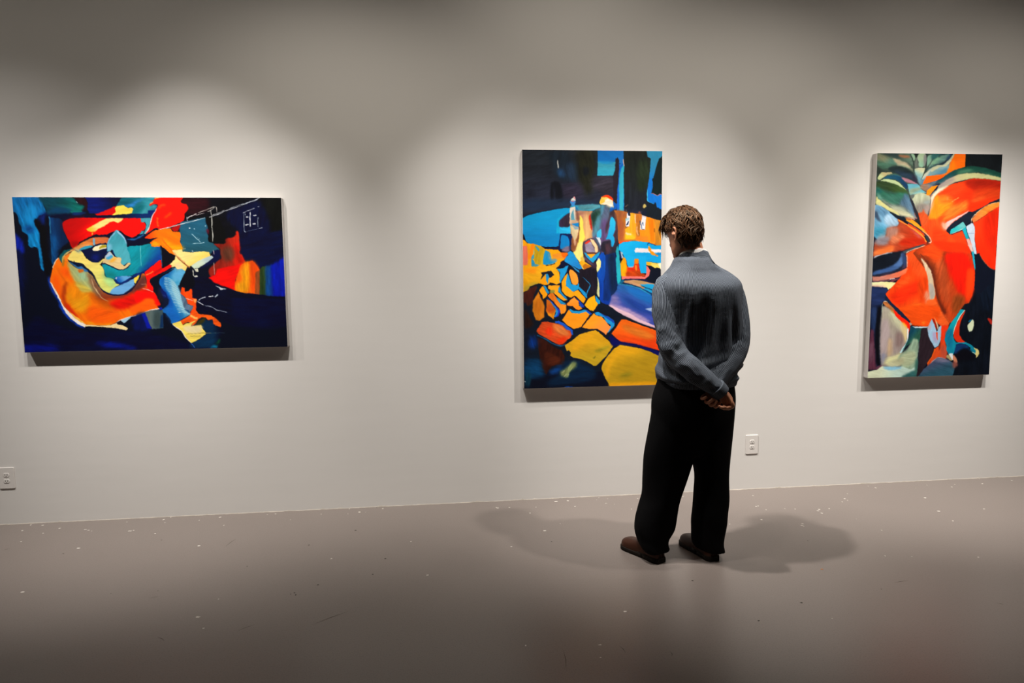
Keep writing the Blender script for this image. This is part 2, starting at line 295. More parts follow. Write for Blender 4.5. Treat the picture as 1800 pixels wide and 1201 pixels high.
ART_1 = '''
s 02072a b14.6 n.3 : 75,711 295,791 640,798 956,891 1014,929 60,913
s 04107c b14.6 n.4 : 1,879 119,872 189,889 173,910 -2,915
s 04127a b10.9 n.4 : 404,869 491,865 605,892 633,908 546,906 446,889
s 030f48 b18.2 n.3 : 0,305 29,320 28,482 7,609 -5,661 -5,541
p 06060e b7.3 n.4 : 950,-2 1540,-6 1536,318 1267,316 1126,308 1077,127 941,156
s 2a0810 b14.6 n.4 : 950,-5 1092,-5 1103,67 1065,79 991,102 946,67
s 02092e b10.9 n.4 : 1195,97 1286,51 1405,24 1468,218 1464,310 1387,430 1344,377 1294,377 1267,309 1272,212 1236,169
s 0a0c0a b14.6 n.4 : 1412,3 1525,0 1527,310 1464,310 1460,127
p 020a30 b7.3 n.4 : 1270,252 1541,192 1525,360 1485,388 1411,415 1384,433 1344,380 1294,380
p 020722 b3.6 n.3 : 1078,482 1184,552 1278,578 1451,602 1530,602 1528,792 1220,786 1046,709 933,615 971,462
s 02082e b14.6 n.3 : 1230,588 1514,611 1522,780 1251,775
s 0a6eb6 g0a80c4@37,9>88,243 n.45 b3.6 d70 : -1,-6 159,-6 167,38 180,90 140,108 127,125 119,125 109,143 123,178 133,202 135,243 137,290 143,391 143,432 128,414 122,376 123,331 117,299 98,287 89,296 71,284 69,254 69,219 44,201 38,172 26,143 21,105 6,87 -4,79
s 054a90 b10.9 n.4 : 52,166 96,166 105,196 82,213 58,196
s 1284c8 b14.6 n.3 : 74,61 122,52 117,120 90,143 62,143
s 0a22a8 b7.3 n.4 : -1,207 12,228 30,242 40,289 39,316 31,328 14,301 2,310 -3,272
s 071f6c b10.9 n.3 : 140,108 180,90 195,111 186,155 163,161 143,137
s 01040c b5.5 n.2 : 113,134 122,125 137,143 152,166 168,167 193,243 191,310 190,406 158,462 144,420 145,376 138,308 133,266 133,202 118,172
s 010412 b7.3 : 172,117 195,114 193,243 190,361 173,332 171,214
s 064050 g087066@200,38>393,67 n.35 b5.5 : 154,-6 326,-6 349,17 362,38 378,42 400,52 388,70 375,85 322,87 294,93 224,93 190,96 176,61 162,32
s 053a60 b10.9 n.2 : 226,61 296,64 322,87 293,96 223,99 185,96
s 2a0a10 b5.5 n.4 : 326,-6 399,-7 415,37 404,76 379,79 394,61 400,52 367,38 352,17
l3.2 b0d0d8 : 352,23 359,35
p 04156a g020a30@452,37>594,22 n.3 b3.6 : 399,-7 616,-7 572,52 482,95 459,96 420,93 410,67 416,32
s 0a7a70 b3.6 : 317,82 373,80 378,87 325,90
s 0a2f70 b5.5 : 336,89 403,90 357,105 321,102
p 020a2c b5.5 : 203,108 280,95 335,108 475,104 474,120 331,124 270,146 261,120 208,120
s 073468 g042048@198,184>270,184 n.25 b3.6 d88 : 195,111 203,120 250,123 270,143 268,184 276,220 290,255 281,273 254,291 247,311 228,341 196,400 191,385 193,310 193,243
s 0a5ea4 b14.6 n.3 : 200,228 221,243 221,288 204,362 194,385
l5.8 2a78a8 b2.9 : 195,112 197,143 196,214
l3.9 0a5a98 b3.6 : 196,214 195,302 194,391
s 03060c b10.9 : 230,321 280,283 306,280 310,298 261,309 237,342
l19.5 0838b0 b5.5 : 169,466 176,514 198,571 220,616 229,650 259,708 304,748 345,774
s fa0a00 gc00000@442,185>289,155 b1.8 n.12 : 270,146 291,134 328,123 474,120 587,122 704,123 707,147 720,144 733,162 728,186 708,201 693,215 663,233 643,235 615,221 594,203 577,197 540,203 510,218 467,224 445,219 425,229 351,268 339,285 318,299 308,291 296,258 279,220 268,184 265,161
s c80400 b14.6 : 273,149 333,126 446,123 387,155 329,191 279,184
s a00404 b7.3 : 304,261 349,262 339,282 318,299
p fae080 gf8d030@457,167>413,188 b2.6 n.15 : 398,186 426,170 473,144 517,122 610,122 598,139 577,150 555,141 529,147 499,170 470,182 446,203 429,204 401,198
l7.1 f0a030 b2.9 : 429,206 428,222
p 0a5a6a g3090a0@621,37>776,67 n.3 b2.6 : 613,-7 818,-8 791,10 779,31 761,41 763,55 806,46 802,67 783,99 749,98 652,99 665,70 648,61 620,56 615,49 572,52
s 2a80c8 b5.5 n.3 : 618,49 638,43 691,19 737,4 725,13 690,34 671,55 648,60 623,57
s 3a98a8 b7.3 n.2 : 809,-5 782,28 743,49 709,93 746,96 762,67 806,47 787,41 763,47 782,25
s 06606a b10.9 n.3 : 700,46 735,49 692,96 660,96 671,67
p 03206a b2.6 : 750,77 790,76 805,49 806,55 776,117 748,117
p 020a2a g042866@560,108>760,108 b2.6 : 391,108 546,105 652,98 749,96 780,105 767,122 390,121
p e00505 b2.2 : 450,98 476,92 572,51 566,64 570,87 546,105 458,106
p f8dc50 b1.8 n.15 : 564,64 575,52 598,49 618,48 623,55 640,62 660,61 668,70 658,93 646,98 612,98 569,104 545,105 568,87
p 4598a8 b1.8 : 706,123 767,122 753,168 743,198 727,216 716,219 727,198 738,162 729,147 708,147
p 3a9ab0 b1.8 : 695,219 708,201 723,198 714,216 690,221
p 1d5a78 g205464@1018,126>1035,368 n.15 b3.6 : 933,144 989,135 1080,118 1081,157 1095,172 1084,202 1089,235 1090,265 1116,271 1144,302 1152,314 1107,329 1095,337 1081,326 1037,327 993,327 932,323 927,304 924,213 925,186
s 601428 b5.5 : 1082,187 1097,193 1097,217 1084,214
s 8a1c10 gc82410@1188,248>1247,248 b4.4 n.35 : 1122,278 1186,275 1188,248 1241,236 1255,202 1269,218 1269,316 1268,337 1283,346 1291,377 1296,388 1238,428 1148,440 1094,476 1081,436 1115,403 1131,385 1161,361 1151,336 1155,312 1138,294
s d81808 b7.3 n.3 : 1239,282 1267,282 1269,340 1286,362 1293,386 1239,404 1226,367
s 5a3020 b14.6 n.3 : 1161,306 1229,300 1229,373 1193,385 1164,361
p f00a04 b4.4 n.15 : 1077,480 1118,464 1131,431 1227,410 1284,398 1254,465 1235,496 1233,562 1173,538 1115,516 1098,501
p ff5c08 b3.6 n.15 d90 : 1268,410 1296,388 1344,380 1382,436 1375,587 1278,577 1231,564 1232,511 1254,453
s f09a10 b10.9 n.35 d90 : 1293,398 1317,389 1321,497 1305,577 1237,564 1242,521 1276,496 1270,450
s f04a08 b9.1 n.25 d90 : 1326,383 1347,383 1380,439 1375,497 1332,574 1325,466
p 9a4a20 b3.6 n.3 d90 : 1356,454 1382,436 1375,587 1347,582
p 28401c b2.2 n.5 d90 : 1381,436 1399,418 1423,413 1415,594 1374,588
p 0a4088 b7.3 n.4 d90 : 1417,415 1460,409 1457,601 1412,594
p 0418b0 b7.3 n.35 d90 : 1447,415 1485,388 1540,357 1539,605 1451,602
p 020720 : 1184,552 1278,578 1451,602 1548,602 1547,621 1170,606
s 030405 b3.6 n.1 : 1086,118 1153,121 1174,167 1189,218 1184,273 1157,275 1090,263 1096,206 1087,160
s 020c38 b3.6 : 1107,324 1149,315 1153,348 1140,379 1113,391 1070,412 1031,427 1071,393 1108,363 1112,348
p d0d8e0 b1.5 : 1113,531 1126,535 1149,546 1183,553 1143,557 1134,545
l3.6 e0e4ea b1.1 : 806,191 918,164 988,144 1024,136 1077,121
l3.6 c8ccd4 b1.5 : 1101,118 1115,113 1154,100 1196,80 1247,63 1292,47
l5.2 c8d0dc b1.5 : 1292,45 1340,27 1382,12 1402,-3
l2.6 d0d4d8 b1.5 : 1116,107 1155,92 1193,76
l2.6 b0b8c0 b1.5 : 1220,67 1244,57 1292,41 1325,33
l4.5 e0d8d8 b1.5 : 972,123 996,111 1029,97
l2.9 e0d8d0 b1.5 : 1039,91 1079,76 1124,59 1139,56 1146,64 1147,92
l2.3 d8d0d0 b1.5 : 1020,107 1076,91
l3.2 d0d0c8 b1.5 : 1091,83 1108,79 1136,58
l4.2 d8d8d0 b1.5 : 1112,73 1115,121 1114,187 1116,232 1112,267
l3.2 c8d0e0 b1.5 : 971,113 974,141
l2.9 e8d0d0 b1.5 : 1115,315 1118,342
l2.6 e0b8b0 b1.5 : 1114,391 1114,427 1115,466
l3.9 c0d0d8 b1.5 : 992,315 994,326
l2.9 d0d4e0 b1.5 : 1297,93 1329,79 1369,63
l2.9 b8bccc b1.5 : 1386,56 1398,53
l2.9 b8c4d4 b1.5 : 1304,94 1303,145 1301,187 1306,206 1314,206
l3.2 b0bccc b1.5 : 1312,94 1313,109
l5.2 d8dce4 b1.5 : 1343,86 1339,121 1339,175
l6.5 d8dce4 b1.5 : 1315,118 1331,116
l6.5 d8dce4 b1.5 : 1358,108 1379,105
l6.5 d8dce4 b1.5 : 1309,165 1330,161
l7.1 d8dce4 b1.5 : 1352,158 1371,156
l2.9 9aa8b8 b1.5 : 1388,115 1383,145 1385,179
l1.6 7a88a0 b1.5 : 1314,204 1389,187
l3.2 b8c0d0 b1.5 : 1387,187 1412,181
l8.4 d0e4f0 b1.8 : 982,180 986,186
l5.8 a8d0e8 b2.2 : 1008,189 1014,187
l5.8 c0e0f0 b2.2 : 1074,172 1080,170
l3.6 b0d8e8 b1.8 : 995,217 1012,236 1043,268
l2.3 a0c8d8 b1.8 : 1018,244 1031,241
l2.3 a0c8d8 b1.8 : 1025,251 1040,248
l3.2 a8d0e0 b1.8 : 994,275 1040,274 1066,268
l2.6 a0c0d0 b1.8 : 939,307 956,305
s ff1200 b2.6 n.12 : 797,4 838,-3 950,-5 943,22 948,34 971,40 983,61 974,82 959,96 958,120 942,144 865,177 806,189 798,183 778,189 730,222 743,198 759,162 774,114 802,64 809,43 787,40 766,49 761,43 782,28
l8.4 ff5a18 b4.4 : 802,117 802,144 804,174
l11.0 ff4808 b5.5 : 842,123 887,89
l9.7 ff4c14 b5.5 : 811,64 829,49 852,43
l8.4 f8b050 b2.9 : 794,10 809,1 829,-2
l5.2 f09040 b2.9 : 764,41 787,25
p b00808 b2.9 : 876,183 935,156 929,174 913,200 895,203
l4.5 f0e0d8 b1.5 : 801,67 772,117 758,162 744,195 726,216
l3.6 e8d8d8 b1.1 : 806,191 865,178 918,164 941,156
s ff7400 gff3400@810,231>723,243 b2.2 n.15 : 709,248 732,225 777,196 806,192 870,183 881,198 895,204 927,207 928,246 924,264 934,292 934,311 921,313 877,315 890,341 862,332 820,296 760,292 753,270 774,252 798,240 766,244 722,249
s ff9c08 b10.9 n.2 : 823,246 879,276 934,292 932,313 877,315 844,291
s ffa010 b9.1 : 756,270 779,258 807,276 800,291 760,291
l8.4 f06a08 b3.6 : 818,240 844,279 874,315 890,346
p 020824 b2.2 : 616,260 665,254 709,239 751,246 789,241 753,265 712,276 674,287 622,290
p 040a20 b2.2 : 707,247 730,220 778,187 803,180 801,187 771,201 738,225 720,243
s 020828 b2.2 : 439,229 467,222 510,218 551,200 566,193 577,197 596,217 620,236 643,241 671,236 713,216 725,223 723,237 682,254 647,260 616,260 603,236 581,215 553,212 509,236 466,237 438,238
l8.4 1a60a0 b3.6 : 619,247 665,249 694,235 721,220
l14.3 04081c b2.6 : 351,269 389,253 424,234 450,226 473,230
s c06030 ge08030@466,250>350,288 n.3 b3.6 : 318,301 342,284 366,266 424,240 467,235 517,239 512,262 504,276 464,276 435,280 420,289 378,291 349,309
l13.0 6aa8c8 b2.9 : 436,241 434,283
s ff7000 b1.8 n.2 d60 : 230,354 209,379 192,419 180,460 172,496 192,532 224,612 232,638 261,675 300,718 349,755 434,763 495,761 527,747 551,732 616,709 645,705 645,706 696,686 732,674 776,668 771,650 792,635 769,586 753,560 720,520 710,490 711,457 692,454 673,490 611,562 558,582 515,581 473,563 447,529 422,469 396,436 327,420 282,375 289,354 262,345 247,386 235,361
s ff5400 b14.6 n.2 : 191,466 214,455 222,502 234,575 217,574 193,514
s ff5800 b14.6 n.2 : 237,419 279,419 308,486 275,473 240,455
s e09410 b18.2 n.2 : 261,561 382,562 383,641 366,680 304,670 273,624
s f08808 b18.2 n.2 : 278,503 338,546 351,600 285,605 270,545
s f85a04 b14.6 n.2 : 379,650 518,670 552,719 484,746 379,732
s c05008 b14.6 n.2 : 395,587 448,642 519,661 506,628 432,581 383,556
l19.5 b83408 b7.3 : 252,519 240,578 243,615 257,648 301,709
l13.0 a83c08 b7.3 : 267,500 251,530 251,575
l11.7 e02008 b7.3 : 255,633 281,675 312,715
s a8b070 b7.3 n.25 d55 : 279,378 327,417 390,438 422,481 447,532 451,596 399,556 351,555 333,531 300,473 284,425
s c0a840 b10.9 n.3 : 307,497 349,510 399,556 351,557
s 96b890 b10.9 n.2 : 326,435 373,444 382,486 350,486
s 7a4a34 ga03818@446,547>470,614 b10.9 n.35 : 396,445 447,526 473,563 515,581 558,582 611,562 673,496 711,460 705,538 645,565 591,598 498,616 442,608 416,562 384,456
s 5a2c28 b10.9 n.3 : 473,563 515,581 558,582 611,562 673,496 709,460 715,514 690,544 630,574 557,597 500,587
l4.5 d0b080 b3.6 : 405,481 418,532 444,577 460,600 493,618
s e01000 b10.9 n.2 : 571,597 645,571 719,539 755,566 781,620 792,635 759,647 750,610 649,645 561,671 519,658 501,627
s ff0c00 b5.5 n.1 : 655,560 769,583 792,635 771,650 757,637 750,607 709,609 650,630
s ff5c00 b7.3 n.15 : 620,657 649,645 710,606 747,610 762,647 770,662 729,669 646,691 618,690
l2.9 8a3a28 b2.2 : 641,535 641,580
l4.5 f8e0c0 b1.5 : 229,354 209,379 192,417
p f4e4d0 b1.5 : 171,497 180,505 204,556 227,612 218,612 191,547
p f4ece4 b1.5 : 205,576 209,576 234,638 253,664 274,687 290,709 327,740 356,757 349,773 310,752 272,718 246,684 229,644
p f8c050 b2.6 : 267,674 291,697 328,728 355,753 333,745 290,712
s f8b018 b7.3 : 350,749 384,744 412,757 469,758 498,752 495,764 434,764
p f5dca0 b1.5 : 352,758 383,759 434,765 495,764 530,749 535,759 567,766 594,784 582,796 539,784 482,776 434,771 368,768 350,768
p a0c8e0 b1.8 : 554,732 613,711 616,718 579,747 570,751 557,738
l4.2 f0dcd8 b1.5 : 530,747 554,732 587,720 616,711 645,706 696,688 731,675 775,668
p 0a5a60 b3.6 n.2 : 233,348 261,312 293,304 314,301 292,315 268,333 255,354 246,386 236,368
l7.8 d8c070 b2.9 : 248,383 259,348 283,326 312,308
l9.7 907020 b5.5 : 248,404 257,375 264,351
s f07c20 b3.6 : 264,348 305,324 298,345 282,369 268,375
p e89850 b5.5 n.25 : 291,324 312,302 350,283 419,272 424,281 349,307 317,319
s f5dc70 gd4d870@374,352>474,548 b1.8 n.12 : 312,314 342,322 362,319 382,355 411,380 445,385 457,379 486,362 486,370 462,394 472,412 481,439 485,469 524,482 540,509 562,519 532,536 508,569 473,558 447,529 433,487 418,451 399,433 378,411 360,390 315,381 285,366 286,351
s a8d080 b10.9 n.2 : 479,481 524,485 542,515 518,536 491,512
s b0b890 b7.3 : 329,304 360,313 353,328 331,319
s 30a0c0 b2.9 : 349,308 378,289 424,283 417,296 394,302 363,311
s 04102c b2.2 n.1 : 281,365 310,381 316,372 321,383 360,389 378,411 402,433 418,454 422,475 406,457 385,438 353,408 336,411 298,384
p 2a70b0 b4.4 : 285,375 336,410 353,404 366,417 393,439 379,441 335,421 295,388
s d06818 b4.4 : 335,426 363,425 361,438 339,445
s 3a98aa g48a4b4@553,215>545,334 b1.5 n.12 : 566,192 590,214 608,239 617,263 619,290 626,297 631,339 634,391 616,388 592,404 579,383 581,359 553,350 533,311 521,317 504,318 507,278 509,274 521,246 538,224
p 90bede b2.6 : 564,192 590,212 611,239 618,275 613,276 605,245 587,223 568,206
l5.8 78b4d4 b2.9 : 563,197 541,224 521,249 511,274
s 7ab8d8 b7.3 : 510,280 532,280 521,313 505,313
s 0a8c9c g0a4494@687,354>785,406 b1.8 n.2 d-40 : 622,294 700,285 755,275 760,293 809,295 809,334 811,367 771,391 711,439 687,453 652,459 634,465 545,470 541,488 527,479 491,470 484,448 479,427 472,409 472,394 487,394 517,410 551,425 591,428 627,402 634,391 631,339
s 0a3488 b14.6 n.3 : 813,340 812,370 711,442 666,456 728,400 773,370
s 0a7a7c b14.6 n.2 : 487,445 538,446 548,470 527,479 491,470
l3.2 68c0c8 b2.2 : 697,285 694,318 693,363 692,408
p 04185a b3.6 : 640,459 687,447 711,436 813,370 810,378 712,448 692,457 651,471
s 5aa0d8 g1058b0@593,477>557,500 b2.6 : 546,470 634,469 604,490 571,508 549,502
l5.2 e8e0e0 b2.9 : 549,473 545,485
l10.4 062468 b2.2 : 541,485 546,502 568,513 597,501 634,476 669,461 693,452
s 68a8de b2.2 n.12 : 503,571 520,545 562,523 597,508 647,483 656,489 645,517 649,521 602,561 573,576 538,578
p f0d040 b2.2 : 648,480 681,460 670,487 652,514 646,501
l8.4 0a1034 b2.6 : 447,529 473,560 515,579 572,580 611,563 647,529 673,490 693,452
l7.1 1a1c30 b3.6 : 420,469 432,496 447,531
s 030f38 b1.8 : 360,312 405,306 420,292 464,271 481,273 504,272 503,323 491,344 457,373 442,384 411,379 385,352 370,328
s 0a186a b10.9 : 417,346 460,337 452,367 431,379
p f0e4b8 b1.5 : 422,307 434,293 464,280 503,280 502,299 479,305 462,311 444,316 427,316
p a89820 b2.6 : 463,293 480,282 503,282 502,294 479,299 462,305
p d0d0c8 b1.8 : 462,308 502,297 502,302 479,305 461,312
p 0a2a6a b2.2 : 494,329 519,315 534,333 528,335 519,321 497,335
p 06245c b2.2 : 531,310 538,313 551,352 539,339
s e2c488 b1.8 n.15 : 520,320 535,339 550,353 581,358 579,383 587,400 598,408 616,390 631,390 630,399 614,417 591,428 554,425 526,410 493,394 473,390 486,364 491,350
p a8c4e0 b2.9 : 520,320 534,339 527,356 489,359 493,346
s 3aa0d0 b4.4 : 495,360 513,350 528,341 536,353 515,368 498,365
s e8a838 b5.5 : 512,381 532,363 554,355 547,375 525,384
l5.5 041030 b1.5 : 460,400 473,392 496,395 526,410 554,426 585,429 608,420 630,401
p ff0c00 b1.8 n.1 : 798,375 809,372 810,415 816,425 858,400 869,410 862,419 826,440 761,472 740,487 736,502 754,533 753,560 781,620 719,539 719,490 711,460 710,445
s c00a0a b3.6 : 762,448 810,417 817,425 773,457
l5.8 ff7838 b2.9 : 716,464 739,453 761,441
s 010412 b1.5 : 809,289 823,298 850,328 881,340 890,362 867,389 843,404 813,422 813,370
l2.6 2a70a0 b2.2 : 812,298 812,370 812,412
l4.2 e8a8a0 b2.2 : 690,544 721,551 755,566
l3.2 a06a60 b3.6 : 683,518 720,516
s 4aa0c8 g1268b8@896,492>807,522 b2.2 n.2 : 880,422 920,422 943,441 939,462 923,486 909,523 897,532 912,578 939,623 920,649 957,696 956,708 897,739 864,759 846,757 842,737 820,700 799,687 800,669 835,642 840,611 821,580 830,583 792,530 788,503 810,473 855,440
s 1260b8 b10.9 n.2 : 802,669 852,663 884,704 907,723 897,738 864,759 844,740 820,700
s 0a58a8 b10.9 n.2 : 885,425 860,461 808,509 793,515 807,476 855,443
s 0a50b0 b10.9 : 827,587 855,611 858,654 829,654
s 5aaad8 b9.1 : 869,461 920,432 939,450 917,489 882,492
s 0a80b8 b7.3 : 848,467 867,498 898,510 880,522 852,492
l3.6 9ccad8 b2.2 : 821,479 853,486 875,504
s 8cc0d4 b9.1 n.2 : 876,492 896,541 911,584 931,645 952,704 928,698 901,657 875,602 861,547 858,498
l3.2 80b8d0 b2 : 821,476 854,486 881,510
l3.2 a4d0dc b2 : 820,484 855,495 884,518
l3.2 80b8d0 b2 : 819,492 857,503 888,526
l3.2 a4d0dc b2 : 818,500 858,511 892,534
l3.2 80b8d0 b2 : 817,508 859,519 895,543
l3.2 a4d0dc b2 : 817,516 861,526 898,551
l3.2 80b8d0 b2 : 818,523 863,534 900,559
l3.2 a4d0dc b2 : 819,530 864,542 903,567
l3.2 80b8d0 b2 : 820,537 866,550 905,575
l3.2 a4d0dc b2 : 824,545 869,557 908,583
l3.2 80b8d0 b2 : 829,552 873,565 911,591
l3.2 a4d0dc b2 : 834,560 877,573 914,599
l3.2 80b8d0 b2 : 839,567 882,581 917,607
l3.2 a4d0dc b2 : 844,575 885,588 919,615
l3.2 80b8d0 b2 : 847,583 887,596 920,623
l3.2 a4d0dc b2 : 850,591 889,604 921,630
l3.2 80b8d0 b2 : 853,600 891,612 922,638
l3.2 a4d0dc b2 : 856,609 893,620 924,645
l3.2 80b8d0 b2 : 860,619 896,629 926,653
l3.2 a4d0dc b2 : 863,629 899,638 929,660
l3.2 80b8d0 b2 : 867,640 902,647 931,668
l3.2 a4d0dc b2 : 871,650 906,656 934,675
l3.2 80b8d0 b2 : 876,660 910,664 938,682
l3.2 a4d0dc b2 : 881,671 915,673 943,688
l3.2 80b8d0 b2 : 886,681 920,681 948,695
l3.2 a4d0dc b2 : 891,691 925,690 952,702
s 030818 b2.6 : 735,502 751,487 796,467 835,449 886,422 855,446 810,473 789,503 800,537 827,583 836,621 837,611 829,645 802,669 796,659 789,635 769,586 756,557 754,536
s 06186a b9.1 : 791,540 827,574 839,621 806,595
s 0a1430 b7.3 : 808,605 837,605 829,645 802,669 797,647
l3.9 2a4080 b3.6 : 801,582 826,595
s 1a1828 b10.9 : 777,533 799,567 804,621 781,613
s 030610 b2.6 : 967,426 942,450 923,486 906,526 929,538 939,566 966,554 997,524 988,463
p f44408 b2.2 n.3 : 920,538 934,541 936,566 959,563 972,548 979,554 976,603 1001,611 1001,617 993,681 1008,703 963,713 958,696 975,665 981,653 967,650 947,637 940,606 923,588 923,590 909,575
p 546c86 b3.6 n.3 : 909,578 940,606 949,643 981,654 975,669 953,694 922,658 913,606
s 1a4a7a b3.6 : 927,671 953,683 952,696 936,683
l3.9 f0b8a8 b1.8 : 938,606 980,622
s f8a050 b4.4 : 983,613 1001,615 997,635 986,629
s 03294a g020a24@1080,806>1139,807 b7.3 n.3 : 1021,737 1048,728 1062,741 1089,741 1099,773 1128,792 1145,814 1118,860 1093,897 1068,913 955,911 957,885 1040,830 1024,790 993,761
p ff5a10 b2.6 n.3 : 995,681 1008,703 1081,713 1113,736 1133,758 1138,779 1132,789 1105,776 1091,763 1089,741 1062,741 1048,725 1025,722 1000,740 987,761 963,779 967,761 944,751 910,770 896,745 954,714 964,696
l11.7 f8c060 b4.4 : 959,711 980,724 1001,732
s 3a3410 b5.5 : 990,761 1024,734 1048,728 1038,753 1007,771
p f6dc60 b1.8 n.15 : 851,759 900,745 913,772 934,760 952,757 994,740 966,764 958,779 1019,771 1024,790 1044,818 1040,831 1003,858 957,880 943,872 924,843 905,806 874,784
s ead8a0 b7.3 : 921,778 1019,776 1021,799 1005,823 931,813
l4.5 f4e8e0 b1.8 : 852,762 874,784 902,804 925,847 954,879
l3.9 3868c8 b1.8 : 954,881 975,912
l2.3 8a7a40 b1.8 : 930,827 1005,822 1079,822
l2.3 8a7a40 b1.8 : 947,839 1018,839
l1.6 405868 b1.8 : 1049,823 1168,820
l9.1 0a5a38 b5.5 : 1126,860 1105,892
p 0a80a8 b5.5 : 1065,913 1090,897 1112,900 1107,914
l4.5 c8d0e0 b1.8 : 1012,622 1031,607 1055,600
l5.8 d8dce4 b1.8 : 1072,598 1102,594
l7.1 c0ccd8 b2.9 : 1108,600 1128,585
l4.9 d8dce4 b1.5 : 1005,626 1040,649
l3.9 a8b0c0 b1.8 : 1046,651 1087,662 1116,680 1177,696
p f8de88 gf6d468@948,356>1003,408 b1.8 n.12 : 877,315 933,311 935,323 978,327 978,329 1060,322 1090,327 1095,342 1095,354 980,409 974,411 970,417 959,411 944,442 926,426 900,429 886,414 863,416 870,407 858,401 889,368 893,347 879,325
s f4d4a0 b9.1 : 887,395 922,401 926,423 897,425
l8.4 9a5a30 b2.6 : 896,347 918,371 942,395 972,421
l5.8 d8a060 b3.6 : 882,325 912,359 946,389
p c8d8c0 gb0c4c8@1034,387>1078,372 b1.8 : 980,408 1034,375 1103,347 1113,360 1071,393 1020,424 996,427
l4.5 d0d0c0 b1.5 : 990,432 991,463 996,476
l9.7 d4d4c8 b1.5 : 995,476 1014,472
p d0d0b8 b1.5 : 998,429 1020,426 1020,445 1007,445
s 04104c b9.1 n.2 : 627,718 696,691 728,789 640,798 624,767
p 0818a0 b3.6 : 678,699 699,691 729,788 704,787
p 5a6a68 g3a5058@717,722>775,723 b2.6 : 698,688 731,677 775,670 784,678 801,673 798,786 733,791 723,769
s 38484a b7.3 : 751,695 783,693 775,773 746,772
p 0a2c58 b4.4 : 788,708 800,702 798,782 777,785
p 1020a0 b2.6 : 776,659 799,658 799,673 784,675
l5.2 f0e0d8 b1.5 : 731,675 775,668 781,666
l2.9 d8c8c8 b2.2 : 988,-167 988,-167
'''
